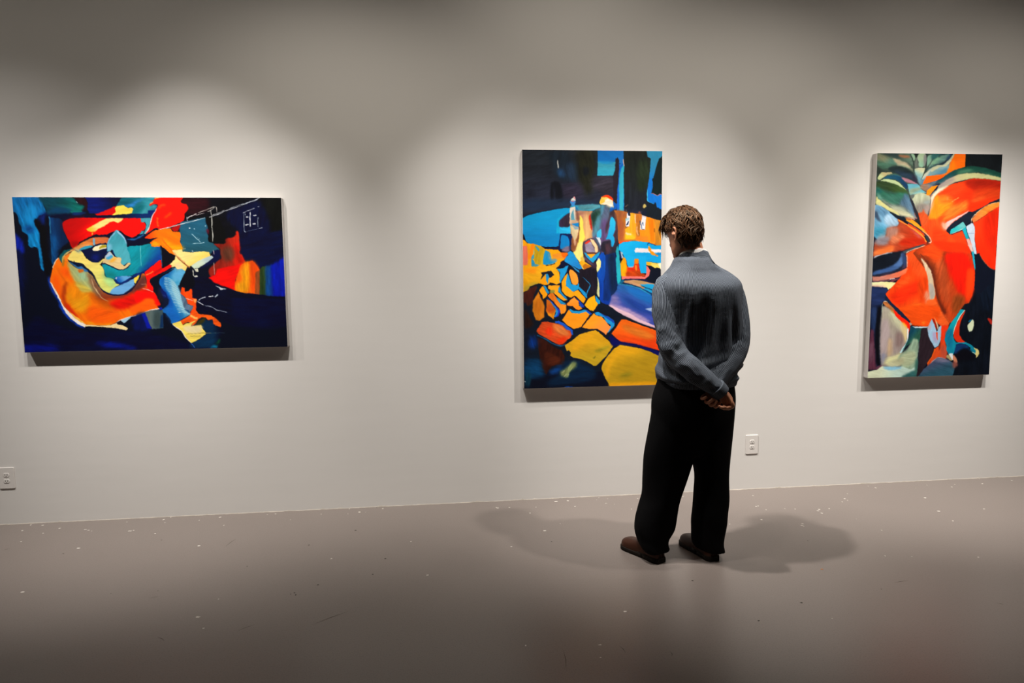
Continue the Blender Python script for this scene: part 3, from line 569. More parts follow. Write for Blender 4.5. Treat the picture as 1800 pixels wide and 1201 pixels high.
ART_2 = '''
p 1a2028 g1e2232@102,34>133,317 n.35 b7.3 : -7,-2 926,-11 932,445 -11,444
s 14202c b18.2 n.3 : 167,12 290,11 346,127 346,196 264,209 218,146
s 1c2e44 b18.2 n.3 : 231,121 346,79 349,202 280,171
s 1c1e12 b18.2 n.5 : 356,4 460,3 474,94 441,284 362,190
s 2a2638 b18.2 n.4 : 257,209 362,209 395,269 329,310 257,285
s 302c38 b18.2 n.5 : 461,170 593,163 594,268 527,272 461,237
s 080c16 b5.5 n.2 : 185,209 244,209 257,323 218,329 205,222 198,329 182,326
s 1c2c44 b14.6 : 0,317 263,310 461,326 528,342 -1,380
s 1c4068 b10.9 n.2 : 228,118 248,124 270,146 264,165 241,165
l5.8 d8d8d0 b1.5 : 228,63 231,116
s 0a1018 b10.9 n.5 : 395,104 434,120 411,164 388,145
p 0a72c4 b1.8 n.1 : 488,-7 658,-9 655,61 632,99 605,46 602,74 489,75
p 38a0bc g30a8c8@539,87>539,157 b2.9 n.15 d0 : 488,72 605,71 602,125 592,147 586,157 486,158
s 1a90d0 b5.5 : 489,69 589,70 572,84 506,78
p 241c26 b2.6 : 606,157 602,93 607,52 618,41 628,61 630,125 624,188 618,252 613,342 590,342 592,188 586,160
p 0a60c4 b2.2 n.1 : 630,80 658,45 662,80 664,412 614,412 618,252 626,172
p 30aec8 b4.4 n.1 : 639,118 662,83 660,156 660,284 661,409 634,409 629,252 629,182
p 1a7ad0 b2.9 : 628,42 658,-5 658,71 635,99
s e0c0b8 b2.2 : 652,61 658,55 663,90 660,99
p 06264e b2.2 : 628,81 642,81 642,83 628,84
p 181e1a g1a1e28@738,60>724,348 n.35 b2.2 : 658,-9 808,-10 815,37 838,47 834,107 828,171 817,242 818,319 818,387 664,364 661,220 659,144 663,93 658,45
s 1e2a18 b14.6 n.4 : 755,76 822,60 817,219 750,245
p 2e8eb8 g0a74d4@855,59>857,251 b1.8 n.12 : 808,-10 922,-11 919,27 892,50 873,107 857,168 850,206 854,235 844,271 922,274 924,396 876,364 862,338 819,322 816,251 828,171 834,107 838,47 817,39
p 0a72d2 b3.6 n.1 : 831,174 853,178 850,213 854,235 844,271 919,277 920,393 865,341 823,319 820,245
l4.5 40c0e8 b1.8 : 819,245 817,284 823,321 862,338
p 0a1c1c b2.2 n.2 : 919,24 896,50 876,101 857,168 847,178 857,213 844,271 854,267 885,283 902,274 929,280 925,24
l3.9 c07888 b2.6 : 841,272 854,269 885,283 902,274 919,278
p 101a24 b2.6 : 818,322 862,338 872,322 882,358 923,377 931,477 816,438 795,380
p 0a98d2 g0a80c4@132,402>131,593 b1.5 n.08 : -4,429 35,408 106,391 198,373 280,362 313,365 316,527 246,523 243,536 236,607 180,608 144,608 115,603 72,593 59,590 43,599 20,570 11,542 -5,510
l4.5 0a2038 b2.2 : 0,426 35,408 106,390 198,372 280,361
p 10a8d8 b3.6 : 296,373 240,431 237,485 246,523 217,523 224,434
s 28b4e8 b4.4 : 243,488 316,479 317,524 243,527
s 2e2434 g3a2c48@280,450>247,456 b3.6 n.3 : 306,393 270,415 237,444 235,472 243,483 273,485 303,479 309,434
p 2c9cc0 b3.6 n.3 : 303,361 316,345 408,345 461,340 508,345 508,364 481,367 455,380 395,381 359,383
s 4a8894 b5.5 n.3 : 362,348 461,340 508,348 481,365 428,377 379,373
s 1e6aa8 b4.4 : 339,351 355,364 369,383 355,381
p c08860 gd89058@395,402>412,563 b3.6 n.25 d85 : 359,383 455,381 461,466 458,556 392,579 389,627 312,594 309,434
s b07860 b7.3 n.2 : 346,383 405,389 405,412 362,440 345,434
s e8b878 b10.9 n.15 d88 : 405,402 435,434 442,550 408,569 402,498
s f8e058 b3.6 n.1 : 375,409 392,441 395,498 408,550 392,579 390,611 395,666 405,692 379,711 339,665 329,643 345,620 359,582 370,530 370,441
s f0e080 b3.6 : 362,588 389,582 392,653 362,675 335,643
s d82818 b2.9 : 441,402 448,434 453,486 448,505 438,473 430,418
p c8a888 b3.6 n.2 : 309,361 339,357 344,386 349,440 362,453 316,466 303,460
p 5aa0b4 b3.6 n.2 : 322,367 336,370 342,440 313,440 313,402
p ddd0c0 b2.9 : 306,364 339,354 342,434 345,440 336,434 329,370 313,402 309,450 306,402
s 8a5848 b5.5 n.3 : 346,380 362,393 369,441 349,434
p e0c898 b2.2 n.15 : 308,472 362,489 362,511 352,550 335,575 322,546
p 0a80c8 b1.8 : 316,464 362,455 364,485 339,476
p 90a8b0 b2.9 : 319,469 362,489 362,498 339,501
l4.5 3c2420 b2.6 : 365,450 367,498 362,550 359,585
s 8a5030 b4.4 n.3 : 362,530 365,550 355,585 342,633 322,636 309,620 312,578 326,549 335,582 355,550
s c09070 b4.4 n.2 : 332,572 349,575 339,607
p 0a1c50 b2.2 : 243,527 263,523 316,527 322,549 316,569 311,636 302,636 304,578 293,549 270,536 250,541 243,629 241,650 230,649 231,613 236,578
p 141438 b2.2 : 115,603 144,613 190,615 236,605 235,629 171,622 125,614
s 0a80c8 b2.6 n.1 : 250,539 273,536 296,552 304,578 302,604 283,617 256,623 243,621 245,588
s 786880 b5.5 n.2 : 253,626 299,604 302,639 273,642
p 3c5a60 g604c70@478,402>528,499 n.4 b3.6 : 508,364 481,370 445,396 441,412 455,460 455,556 482,576 512,628 515,657 534,647 575,661 615,615 625,564 621,467 614,412 603,383 573,389 573,348 507,341
s 1e4034 b9.1 n.35 : 445,402 481,380 511,386 488,434 468,486 455,479
s 4a8898 b9.1 n.2 : 481,434 508,402 508,486 495,511 462,550 458,511
p 4a98b4 b5.5 n.2 : 508,341 533,345 530,383 514,412 509,402
s 54607c b10.9 n.3 : 530,354 567,361 560,418 534,457 514,441
s 5c4878 b10.9 n.3 : 517,450 554,447 547,531 538,576 514,573
s 38b0d8 b3.6 : 487,515 511,499 511,550 487,550 484,531
p d0d8dc b3.6 : 477,550 501,550 511,573 508,605 498,586
p 3a5468 b3.6 : 457,556 477,553 508,612 508,641 488,608
p 3a2430 b2.6 n.2 : 540,341 590,343 570,370 570,357
p 0a58b4 b2.6 : 590,319 617,341 613,367 600,373 593,377 570,393 570,361 587,341
s 3c2c34 b5.5 n.3 : 570,386 600,378 614,402 621,441 625,564 621,596 615,628 605,648 588,648 605,596 594,538 607,499 607,451 590,422 574,412 564,467 547,528 541,486 560,434
s 181624 b4.4 n.2 : 574,428 587,418 607,447 611,486 604,457 587,428 574,434
p 28b0dc g1aa0d8@587,434>568,563 b2.2 n.08 : 574,425 584,417 604,441 607,460 604,499 591,538 598,551 601,583 591,612 581,612 574,573 571,563 544,563 557,525 567,486 570,447
s 262230 b4.4 n.3 : 518,583 561,570 574,570 581,612 595,606 601,589 621,551 625,606 608,641 588,687 541,686 535,654 511,631
s 3a2630 b7.3 n.4 : 541,596 571,596 575,661 548,667
p b86a20 gc87820@641,467>878,532 b2.2 n.2 d88 : 595,378 650,381 707,393 775,402 812,417 863,432 924,448 926,604 878,604 824,584 743,574 709,574 662,580 632,598 625,564 622,467 614,409
s a05a30 b9.1 n.25 : 607,383 674,389 681,418 647,428 668,473 641,531 628,486
s a8542c b7.3 n.2 : 621,441 647,441 661,551 631,564
p e8a020 b3.6 n.2 d90 : 704,393 734,399 741,435 746,558 729,561 675,561 671,499 701,477
s f0c020 b7.3 n.15 : 671,538 695,512 729,545 742,561 675,564
l11.0 e8c890 b4.4 : 675,519 685,528 712,532
l6.5 e0b890 b3.3 : 736,402 738,435 740,460
l7.1 d8a068 b3.6 : 750,480 749,506 759,538
l4.5 6a4820 b2.9 : 763,460 764,545
p c06c20 b3.6 n.2 : 744,402 775,406 778,428 769,461 745,454
p ff8c14 b2.2 n.12 d90 : 812,417 863,432 877,506 872,597 831,584 776,574 769,506 806,499
p ff7c08 b4.4 n.1 d90 : 822,428 860,435 868,581 844,578
p c07c20 b4.4 n.25 d90 : 870,438 924,448 926,604 882,604 871,532
l4.5 5a4410 b3.6 : 865,490 867,519
p f08020 b5.5 : 742,545 823,545 824,581 743,574
p e84818 b2.6 : 628,580 652,573 709,571 722,574 662,582 633,598
p e0e0e8 b2.2 : 682,393 704,391 703,438 698,480 674,481 674,451 681,428
p 9ac4d0 b2.6 : 674,428 698,425 694,441 674,447
p 182848 b1.8 : 684,389 704,386 703,415 694,412
p 0a1c48 b1.8 : 676,470 691,447 696,447 691,467 679,475
p 3a5a40 b2.2 : 671,480 685,485 674,486
p e4e0e4 b1.8 : 782,409 812,417 806,461 804,503 772,501 770,467 782,435
p c8b8bc b1.8 : 783,410 810,417 809,423 782,418
l4.5 0a2a5a b1.8 : 789,451 780,473 781,496
l4.5 0a3060 b1.8 : 770,441 772,473
l2.6 20406a b1.8 : 789,457 794,477
l3.2 203a50 b1.8 : 781,499 803,501
p 10182c b2.2 : 783,383 812,380 810,415 783,409
p 101828 b2.2 : 694,348 702,389 706,412 699,402
s c8b060 b2.9 : 788,348 798,336 810,351 798,364 790,359
s 8a4a38 b4.4 : 758,389 768,383 776,399 761,399
l3.2 9a7868 b2.9 : 670,356 689,341
l3.2 506868 b3.6 : 674,370 680,383
s d8d8d0 b2.2 : 311,316 323,300 337,291 342,307 341,319
s e098a0 b2.2 : 329,297 337,288 342,300 341,310
s 3a88d0 b2.6 : 309,319 342,319 337,346 323,348 311,332
p c06878 b1.8 : 313,318 323,316 339,321 323,324
s f8c850 b1.8 : 507,316 513,294 540,281 560,283 583,300 590,319 588,364 587,341 507,340 507,306
s f2e4c8 b7.3 : 540,303 573,313 587,342 573,358 540,335
p f4ead8 b3.6 : 520,326 553,303 586,319 587,355 560,345
s f83808 b2.6 : 513,295 540,281 563,283 586,300 590,319 573,307 546,294
p f4dcc0 b2.2 : 533,322 586,312 587,341 507,340 513,335
s f0c040 b3.6 : 507,306 533,313 533,325 510,335
p 10aae4 g0a9cdc@675,596>845,663 b1.8 n.08 : 628,598 655,583 709,575 743,574 824,584 878,604 926,603 928,729 914,724 846,710 812,707 816,782 778,783 771,736 760,690 737,690 730,735 697,738 676,689 659,676 649,648 628,629
l4.5 14346a b2.6 : 821,591 844,591 878,605
p e4dce0 b2.2 : 740,619 824,625 920,630 920,650 845,650 740,649 733,639
l16.2 f88c10 b1.8 : 831,607 838,633 859,656 893,671
l3.6 0a2a5a b2.2 : 822,604 824,591 834,584
l4.5 0a60b0 b2.9 : 883,656 920,653
l4.5 0a60b0 b2.9 : 872,666 920,663
p 9ab0c0 b2.6 : 639,642 655,648 662,684 649,688
p 0a1c58 b2.2 : 632,642 642,645 649,688 639,681
l4.5 1a2a50 b2.2 : 655,658 666,684
p e8a010 gd84810@653,735>744,768 b2.9 n.3 d80 : 639,721 659,682 676,689 686,735 700,745 730,740 733,690 760,690 768,768 775,788 809,792 809,805 646,803 643,767
p f09008 b2.6 n.15 : 659,682 672,683 683,719 663,715
s d82808 b7.3 n.3 : 686,745 764,729 768,795 687,797
s f0a408 b7.3 n.2 : 642,728 676,728 680,800 650,803
s b83c08 b7.3 n.4 : 683,771 771,765 806,792 779,805 687,804
p f08008 b2.2 : 733,691 761,691 764,719 737,722
s f08418 b3.6 : 737,732 751,735 751,765 741,762
p 9ab8c8 b2.6 : 690,735 730,737 730,743 697,745
p f07068 b1.8 n.1 : 815,734 829,743 844,766 833,802 806,821 711,819 650,823 650,802 724,803 809,807 816,769
p f8d860 b2.2 n.15 : 812,708 852,713 887,720 928,721 928,760 901,750 873,750 846,736 815,730
p f0a818 b3.6 : 813,710 853,720 839,733 815,728
p f4e8c0 b2.9 : 894,724 928,714 928,767 911,760
p 0a1020 b2.2 : 819,733 846,738 873,751 890,747 915,767 928,770 930,902 847,855 806,825 833,805 844,766
p 14163c b2.2 : 653,826 677,818 809,821 847,842 847,855 779,831 711,827 663,830
p c89468 b2.6 n.2 : 650,836 677,830 731,827 779,833 847,848 930,869 931,949 848,921 796,891 745,870 677,848
p b08858 b3.6 : 711,834 772,831 830,848 762,854
p 1a9ad0 b2.2 : 769,856 847,855 930,869 931,955 844,913 793,886 810,881 782,864
l5.2 0a2848 b2.2 : 779,866 848,891 930,922
l9.7 06264e b2.9 : 643,843 677,849 745,870 796,891 848,919 931,962
l19.5 0a5a80 b3.6 : 620,855 643,843 663,826
p 2460a8 g3a48a0@711,883>678,981 b2.6 n.2 d25 : 623,852 660,856 745,873 796,896 848,928 952,969 954,1169 850,1134 679,1061 563,991 569,963 583,927 616,892
s 2a50a0 b14.6 n.2 d25 : 644,918 712,932 849,1001 849,1034 712,1005 644,964
s 1c3c90 b10.9 n.2 d25 : 661,938 746,966 842,1020 863,1061 746,1019
s 7a70a8 b14.6 n.2 : 583,931 610,918 630,958 651,984 610,984 573,973
s 1a68b8 b10.9 : 677,866 796,897 848,928 849,987 746,939
l4.5 28a0c0 b2.6 : 626,853 677,858 745,874 796,896 848,928
p a890c0 b7.3 n.1 : 561,990 576,973 610,984 678,1008 764,1049 850,1101 816,1110 679,1063 610,1023
p e0b8c8 b4.4 : 561,990 583,990 631,1014 695,1041 781,1089 885,1135 885,1148 781,1113 665,1059 610,1027
p 9ab0dc b3.6 : 808,1017 856,1011 931,1002 932,1069 863,1041
p 0a48a8 g0838a0@508,733>509,930 b2.6 n.2 d88 : 503,668 514,642 541,669 543,701 542,783 532,831 532,940 579,924 576,963 563,988 509,979 502,939 503,877 492,838 486,798 488,766
p 0a2c70 b4.4 n.25 d88 : 541,662 608,650 620,852 610,898 583,921 563,963 526,956 530,871 542,766
s 0a2040 b10.9 n.3 d88 : 561,669 605,669 616,852 596,911 576,898 565,799
p 20a8b8 b2.6 n.15 d88 : 609,689 615,669 608,641 621,603 632,635 635,689 642,735 646,826 636,846 623,852 618,826
p f0e490 b2.2 : 501,681 511,707 508,740 488,775 483,759 486,733 479,710
p d8d898 b2.2 : 485,798 495,825 502,877 502,939 488,933 482,909 490,864
p ffa808 gf0a410@66,593>65,786 b2.2 n.15 : -6,561 14,567 30,586 59,590 76,593 115,603 144,622 230,629 246,645 289,646 296,655 272,685 263,699 243,721 213,750 236,773 239,841 176,840 163,850 113,856 80,859 24,890 -5,896
p e87058 b4.4 n.15 : -6,602 27,602 33,657 33,683 29,726 -4,726
s ff8808 b4.4 : 56,593 76,596 65,651 52,683 36,684 33,665 43,651
p c8a014 b4.4 n.25 : 76,599 118,605 144,626 137,684 131,717 108,723 81,717 65,665 72,651
s 3a98b8 b3.6 : 79,603 98,612 107,628 102,635 89,622
l4.5 8ac0b0 b3.6 : 69,628 72,657
p 2a94c4 b2.6 : 59,684 72,697 78,717 108,725 85,734 62,736 53,726 55,684
s 3a9cc0 b3.6 : 59,667 69,657 72,683 72,684 55,684
p 1a94d0 b2.6 n.15 : 144,629 170,639 183,674 183,684 190,698 220,702 203,714 150,726 131,720 131,691 134,670
s 6a98a8 b5.5 n.2 : 161,645 177,651 183,684 220,686 216,702 183,701 170,685
p e89028 b3.6 : 190,658 249,645 292,649 276,685 197,684
p f06808 b2.9 : 249,645 292,647 296,655 276,681 256,675
l4.5 0a1838 b2.6 : 147,728 180,724 210,715
s f8b018 b10.9 n.15 : 16,745 196,740 229,770 236,828 130,820 25,819
s a89838 b14.6 n.3 : 2,864 81,839 104,846 64,871 21,894 1,893
s ff9010 b10.9 : 9,748 81,749 78,775 16,771
p 0c1422 b2.2 n.2 : 1,897 31,887 44,861 97,843 120,846 163,860 176,837 239,848 249,789 296,725 362,745 392,745 482,733 486,798 483,916 513,969 560,991 665,1061 781,1114 941,1176 945,1439 -6,1414 -3,987
p 0c1030 b2.2 : 211,751 243,721 246,708 261,694 276,709 299,725 295,770 282,777 256,731 229,747
p 1a1420 b5.5 n.3 : 362,748 482,733 483,909 429,928 415,961 405,941 362,862 362,797
s 3a2838 b7.3 n.2 : 455,713 485,714 482,746 445,746
s 5a4860 b5.5 : 392,674 412,677 455,717 445,726 409,700
p 0c0c20 b2.2 : 302,725 362,774 355,781 302,731
l3.2 1a90d0 b1.5 : 390,804 439,855 425,889 415,925
l5.2 1a90d0 b1.8 : 442,857 425,892 412,928
p 141a28 b2.2 : 117,772 153,766 183,760 203,789 176,808 163,801 153,782 143,785 114,820 124,788
p 0c1824 b2.2 : 97,841 120,846 123,856 110,872 90,891 74,904 57,972 37,994 30,955 73,917 87,878
p 4c1c14 g3a2018@31,923>13,1020 b4.4 n.4 : -4,903 24,890 44,871 87,856 90,872 74,910 57,972 30,991 17,965 -3,968
s 2a140e b7.3 n.4 : -3,1007 20,1014 36,1047 65,1107 9,1129 6,1019
p 1a92d4 g1c80c8@296,683>329,732 b1.8 n.1 : 269,692 296,667 339,667 362,703 389,748 369,755 355,748 302,723 269,702
p 1a92d4 b1.8 : 272,685 296,662 292,646 309,636 329,646 355,685
p 1a98d8 b1.8 n.1 : 219,752 256,747 296,726 282,773 252,822 246,841 239,838 241,773
p 2a8cc8 b1.8 : 302,722 345,748 365,761 370,778 355,768
p f4e080 b1.8 : 339,667 372,667 389,687 375,709 399,755 389,752 369,709
p f0a818 b2.2 n.15 : 372,703 392,687 405,706 449,736 399,755 369,716
p b06410 b2.9 n.2 : 405,719 449,737 399,756 389,736
s d8b040 b3.6 : 385,674 405,703 395,706 375,687
p fca008 b1.5 n.08 : 110,833 147,788 150,827 155,851 123,851
p 1a90d0 b1.5 : 148,785 160,780 171,805 163,821 160,847 150,821
p fca810 b1.5 n.08 : 166,821 193,795 203,789 236,776 239,841 216,851 196,841
p fca410 b1.5 n.08 : 252,835 272,796 292,778 282,829 282,861 329,898 359,888 405,938 410,948 395,975 345,927 335,925 312,937 279,923 252,890
p 1a98d8 b1.5 n.08 : 292,780 305,813 315,849 355,859 362,839 367,856 360,885 325,898 282,861 279,829
p 1a90d0 b1.8 : 359,859 409,905 422,941 409,938 359,875
s ff9a30 b1.5 n.1 : 312,756 345,777 359,810 360,839 349,855 322,849 312,819 300,777
p 0c1a34 b1.8 : 355,777 367,781 369,836 362,843 359,810
p fca418 b1.5 n.08 : 163,856 239,857 232,877 229,900 275,943 289,953 262,955 229,932 202,906 163,876
s 908838 b4.4 : 173,889 206,889 199,906 179,909
p 1a8ccc b1.5 : 241,861 245,893 282,936 292,953 275,943 229,896 232,874
p fca008 b1.5 n.1 : 103,888 123,862 130,859 153,905 159,912 149,928 129,944 126,921
p 1a90d0 b1.5 : 130,854 146,859 169,902 163,910 153,905
p ff9430 gff8818@329,943>328,1009 b1.5 n.08 : 285,977 312,950 335,932 345,944 362,960 365,990 390,1007 362,1019 342,1009 325,992 288,989
p 1238b0 b1.8 : 345,934 399,987 399,1003 385,1000 369,980 362,957
l4.5 1a90d0 b2.2 : 365,977 385,1003
p fcaa10 b1.5 n.08 : 404,987 429,945 469,922 476,962 496,972 483,995 463,1027 439,1021 409,994
p 1a90d0 b1.8 : 476,926 506,959 506,979 493,982 476,959
p e87418 gf8901c@179,909>262,1024 b1.8 n.2 : 159,925 179,905 196,907 229,952 249,978 282,982 282,1018 268,1037 248,1044 235,1007 195,958
p 1a8cc4 b1.8 : 215,932 235,942 262,965 278,972 278,980 245,978 229,958
p 1a38c0 b1.8 : 153,934 189,964 242,1021 238,1050 243,1023 229,1055 210,1064 196,1059 219,1036 202,1050 222,1024 189,977
p 1a90d4 b1.8 : 156,934 176,957 215,1001 228,1024 222,1050 224,1046 205,1061 201,1054 217,1032 208,1033 209,1010
p d86a14 gf09010@162,974>202,1023 b2.6 n.3 : 152,944 176,957 195,990 212,1023 202,1050 201,1059 196,1076 163,1049 149,1021 152,994
s b84c10 b7.3 n.3 : 156,990 189,984 209,1020 179,1036 155,1022
p d87c14 b3.6 n.25 : 60,1008 63,956 100,895 113,934 129,960 139,990 135,1049 138,1021 135,1062 103,1085 79,1075 61,1020 59,1047
s c06810 b10.9 n.2 : 73,972 113,940 122,1022 79,1021
p fc9818 b1.5 n.06 : 299,1015 318,1036 365,1041 412,1028 438,1049 379,1129 332,1141 289,1116 253,1081
p 1a98d8 b1.5 : 306,1008 327,1020 365,1025 407,1016 445,1045 438,1050 412,1030 365,1042 320,1036 303,1019
p 1240b8 b1.8 : 407,1014 431,1026 452,1043 440,1050 417,1028
p fc9c20 gff9040@454,1068>550,1163 b1.5 n.06 : 386,1132 464,1040 483,1057 516,1064 540,1088 569,1126 583,1126 578,1140 545,1184 516,1160 488,1143 431,1144
p 1a90d4 b1.8 : 469,1036 497,1034 535,1056 578,1080 602,1103 602,1127 564,1168 555,1172 578,1135 578,1121 550,1102 531,1069 497,1057 483,1057
p 1048b0 b2.9 : 502,1041 564,1065 597,1089 607,1113 597,1108 545,1070
p d8481a b2.9 n.3 : 83,1151 121,1092 158,1091 210,1105 252,1115 280,1146 306,1144 318,1182 308,1200 285,1213 261,1236 237,1245 195,1225 139,1192 93,1165
s d87434 b10.9 n.3 : 196,1110 252,1120 299,1167 289,1190 242,1180 205,1151
s f03410 b9.1 n.2 : 140,1146 177,1123 186,1179 149,1169
s f03408 b9.1 : 214,1212 280,1190 266,1232 237,1243
p 1a58d0 b1.8 : 208,1089 233,1087 271,1106 289,1123 325,1149 325,1182 315,1177 308,1149 285,1146 261,1120 224,1101 210,1101
l6.4 1a5a88 b3.6 : 88,1177 139,1201 195,1235 242,1250 280,1241
p 321008 b4.4 n.35 : 88,1195 139,1210 195,1253 251,1282 270,1320 270,1381 223,1375 185,1384 166,1411 147,1439 133,1424 110,1349 97,1270
s 4a1c0c b7.3 n.3 : 139,1294 204,1309 242,1348 195,1379 148,1364
s 04307c b14.6 n.4 : 37,1185 83,1191 92,1251 36,1250
s 063860 b14.6 n.4 : 8,1342 101,1335 119,1410 138,1448 54,1455 11,1454
s 0a3c80 b10.9 n.4 : 166,1420 223,1384 270,1390 242,1422 185,1440
s 04203c b14.6 n.3 : 270,1348 431,1385 479,1467 289,1508 147,1504 242,1422
s 0a3448 b10.9 n.3 : 12,1435 35,1408 44,1501 11,1510
s 788450 b8.0 n.5 d120 : 242,1427 279,1400 327,1359 350,1369 336,1401 298,1429 294,1457 260,1456
l4.6 b8b880 b3.6 : 251,1427 270,1414
l3.6 b0b890 b2.9 : 265,1456 284,1433
l3.6 a8b080 b2.9 : 291,1461 298,1436
l5.5 0a50b0 b3.6 : 270,1523 327,1525
l5.5 c0d0d0 b2.6 : 4,1477 9,1482
p dca018 gc4a020@431,1207>455,1348 b1.5 n.12 : 270,1250 318,1219 369,1178 431,1161 474,1152 497,1164 569,1229 595,1260 550,1322 484,1386 465,1388 441,1371 384,1342 327,1329 308,1316 313,1298 299,1279 284,1286
p e8a418 b10.9 n.1 : 327,1228 431,1170 478,1166 431,1216 360,1276 317,1284
s 807418 b4.4 : 460,1334 479,1321 469,1339
s a09020 b7.3 n.3 : 469,1287 550,1261 574,1262 502,1298
p f06410 gf0400c@707,1119>709,1265 b1.8 n.15 : 583,1178 621,1127 650,1085 678,1086 755,1115 852,1150 950,1180 951,1313 902,1293 829,1274 757,1252 641,1230
s d87020 b10.9 n.2 : 660,1118 804,1159 877,1207 805,1215 684,1166
p 060c58 b5.5 : 564,1205 583,1187 641,1230 737,1247 854,1282 951,1318 952,1365 854,1306 757,1266 660,1257 613,1258 593,1262
p dca418 gb89018@685,1283>734,1402 b1.5 n.12 : 641,1254 689,1262 781,1280 854,1306 952,1356 955,1600 573,1588 573,1521 546,1478 517,1411 520,1383 555,1327 603,1276
s e8a818 b10.9 n.1 : 613,1291 661,1264 781,1295 757,1313 637,1320 575,1398 566,1469 541,1421
s 94841c b10.9 n.4 : 638,1461 686,1439 729,1445 710,1463 662,1472
p e8a010 b7.3 : 566,1507 954,1504 955,1576 576,1564
p 10a4e0 b1.8 n.08 : 672,673 735,673 732,737 697,740 688,732
p 10a4e0 b1.8 n.08 : 760,673 815,674 816,783 778,784 767,736
s 4a3a4c b2.9 n.2 : 392,588 408,571 442,553 468,563 495,605 509,647 489,670 455,692 429,692 402,666 390,627
p 988aa0 b3.6 n.25 : 405,595 438,572 482,647 417,647 408,627
p e03420 b2.9 : 402,588 432,564 442,576 412,593
p f0cc98 b3.6 n.1 : 438,556 462,568 488,605 492,641 475,650 467,611 445,579
p 5a3830 b2.6 : 413,646 483,646 477,657 418,656
p 1a98d0 b1.8 : 400,645 415,651 445,681 482,657 504,641 497,667 459,713 442,702 415,676
p fca010 b1.8 : 418,656 475,658 445,683
p 0a48b0 b2.2 : 489,675 529,643 539,708 509,688 482,701
p f0e490 b2.2 : 500,681 510,711 507,740 489,775 482,759 485,733 479,710
'''
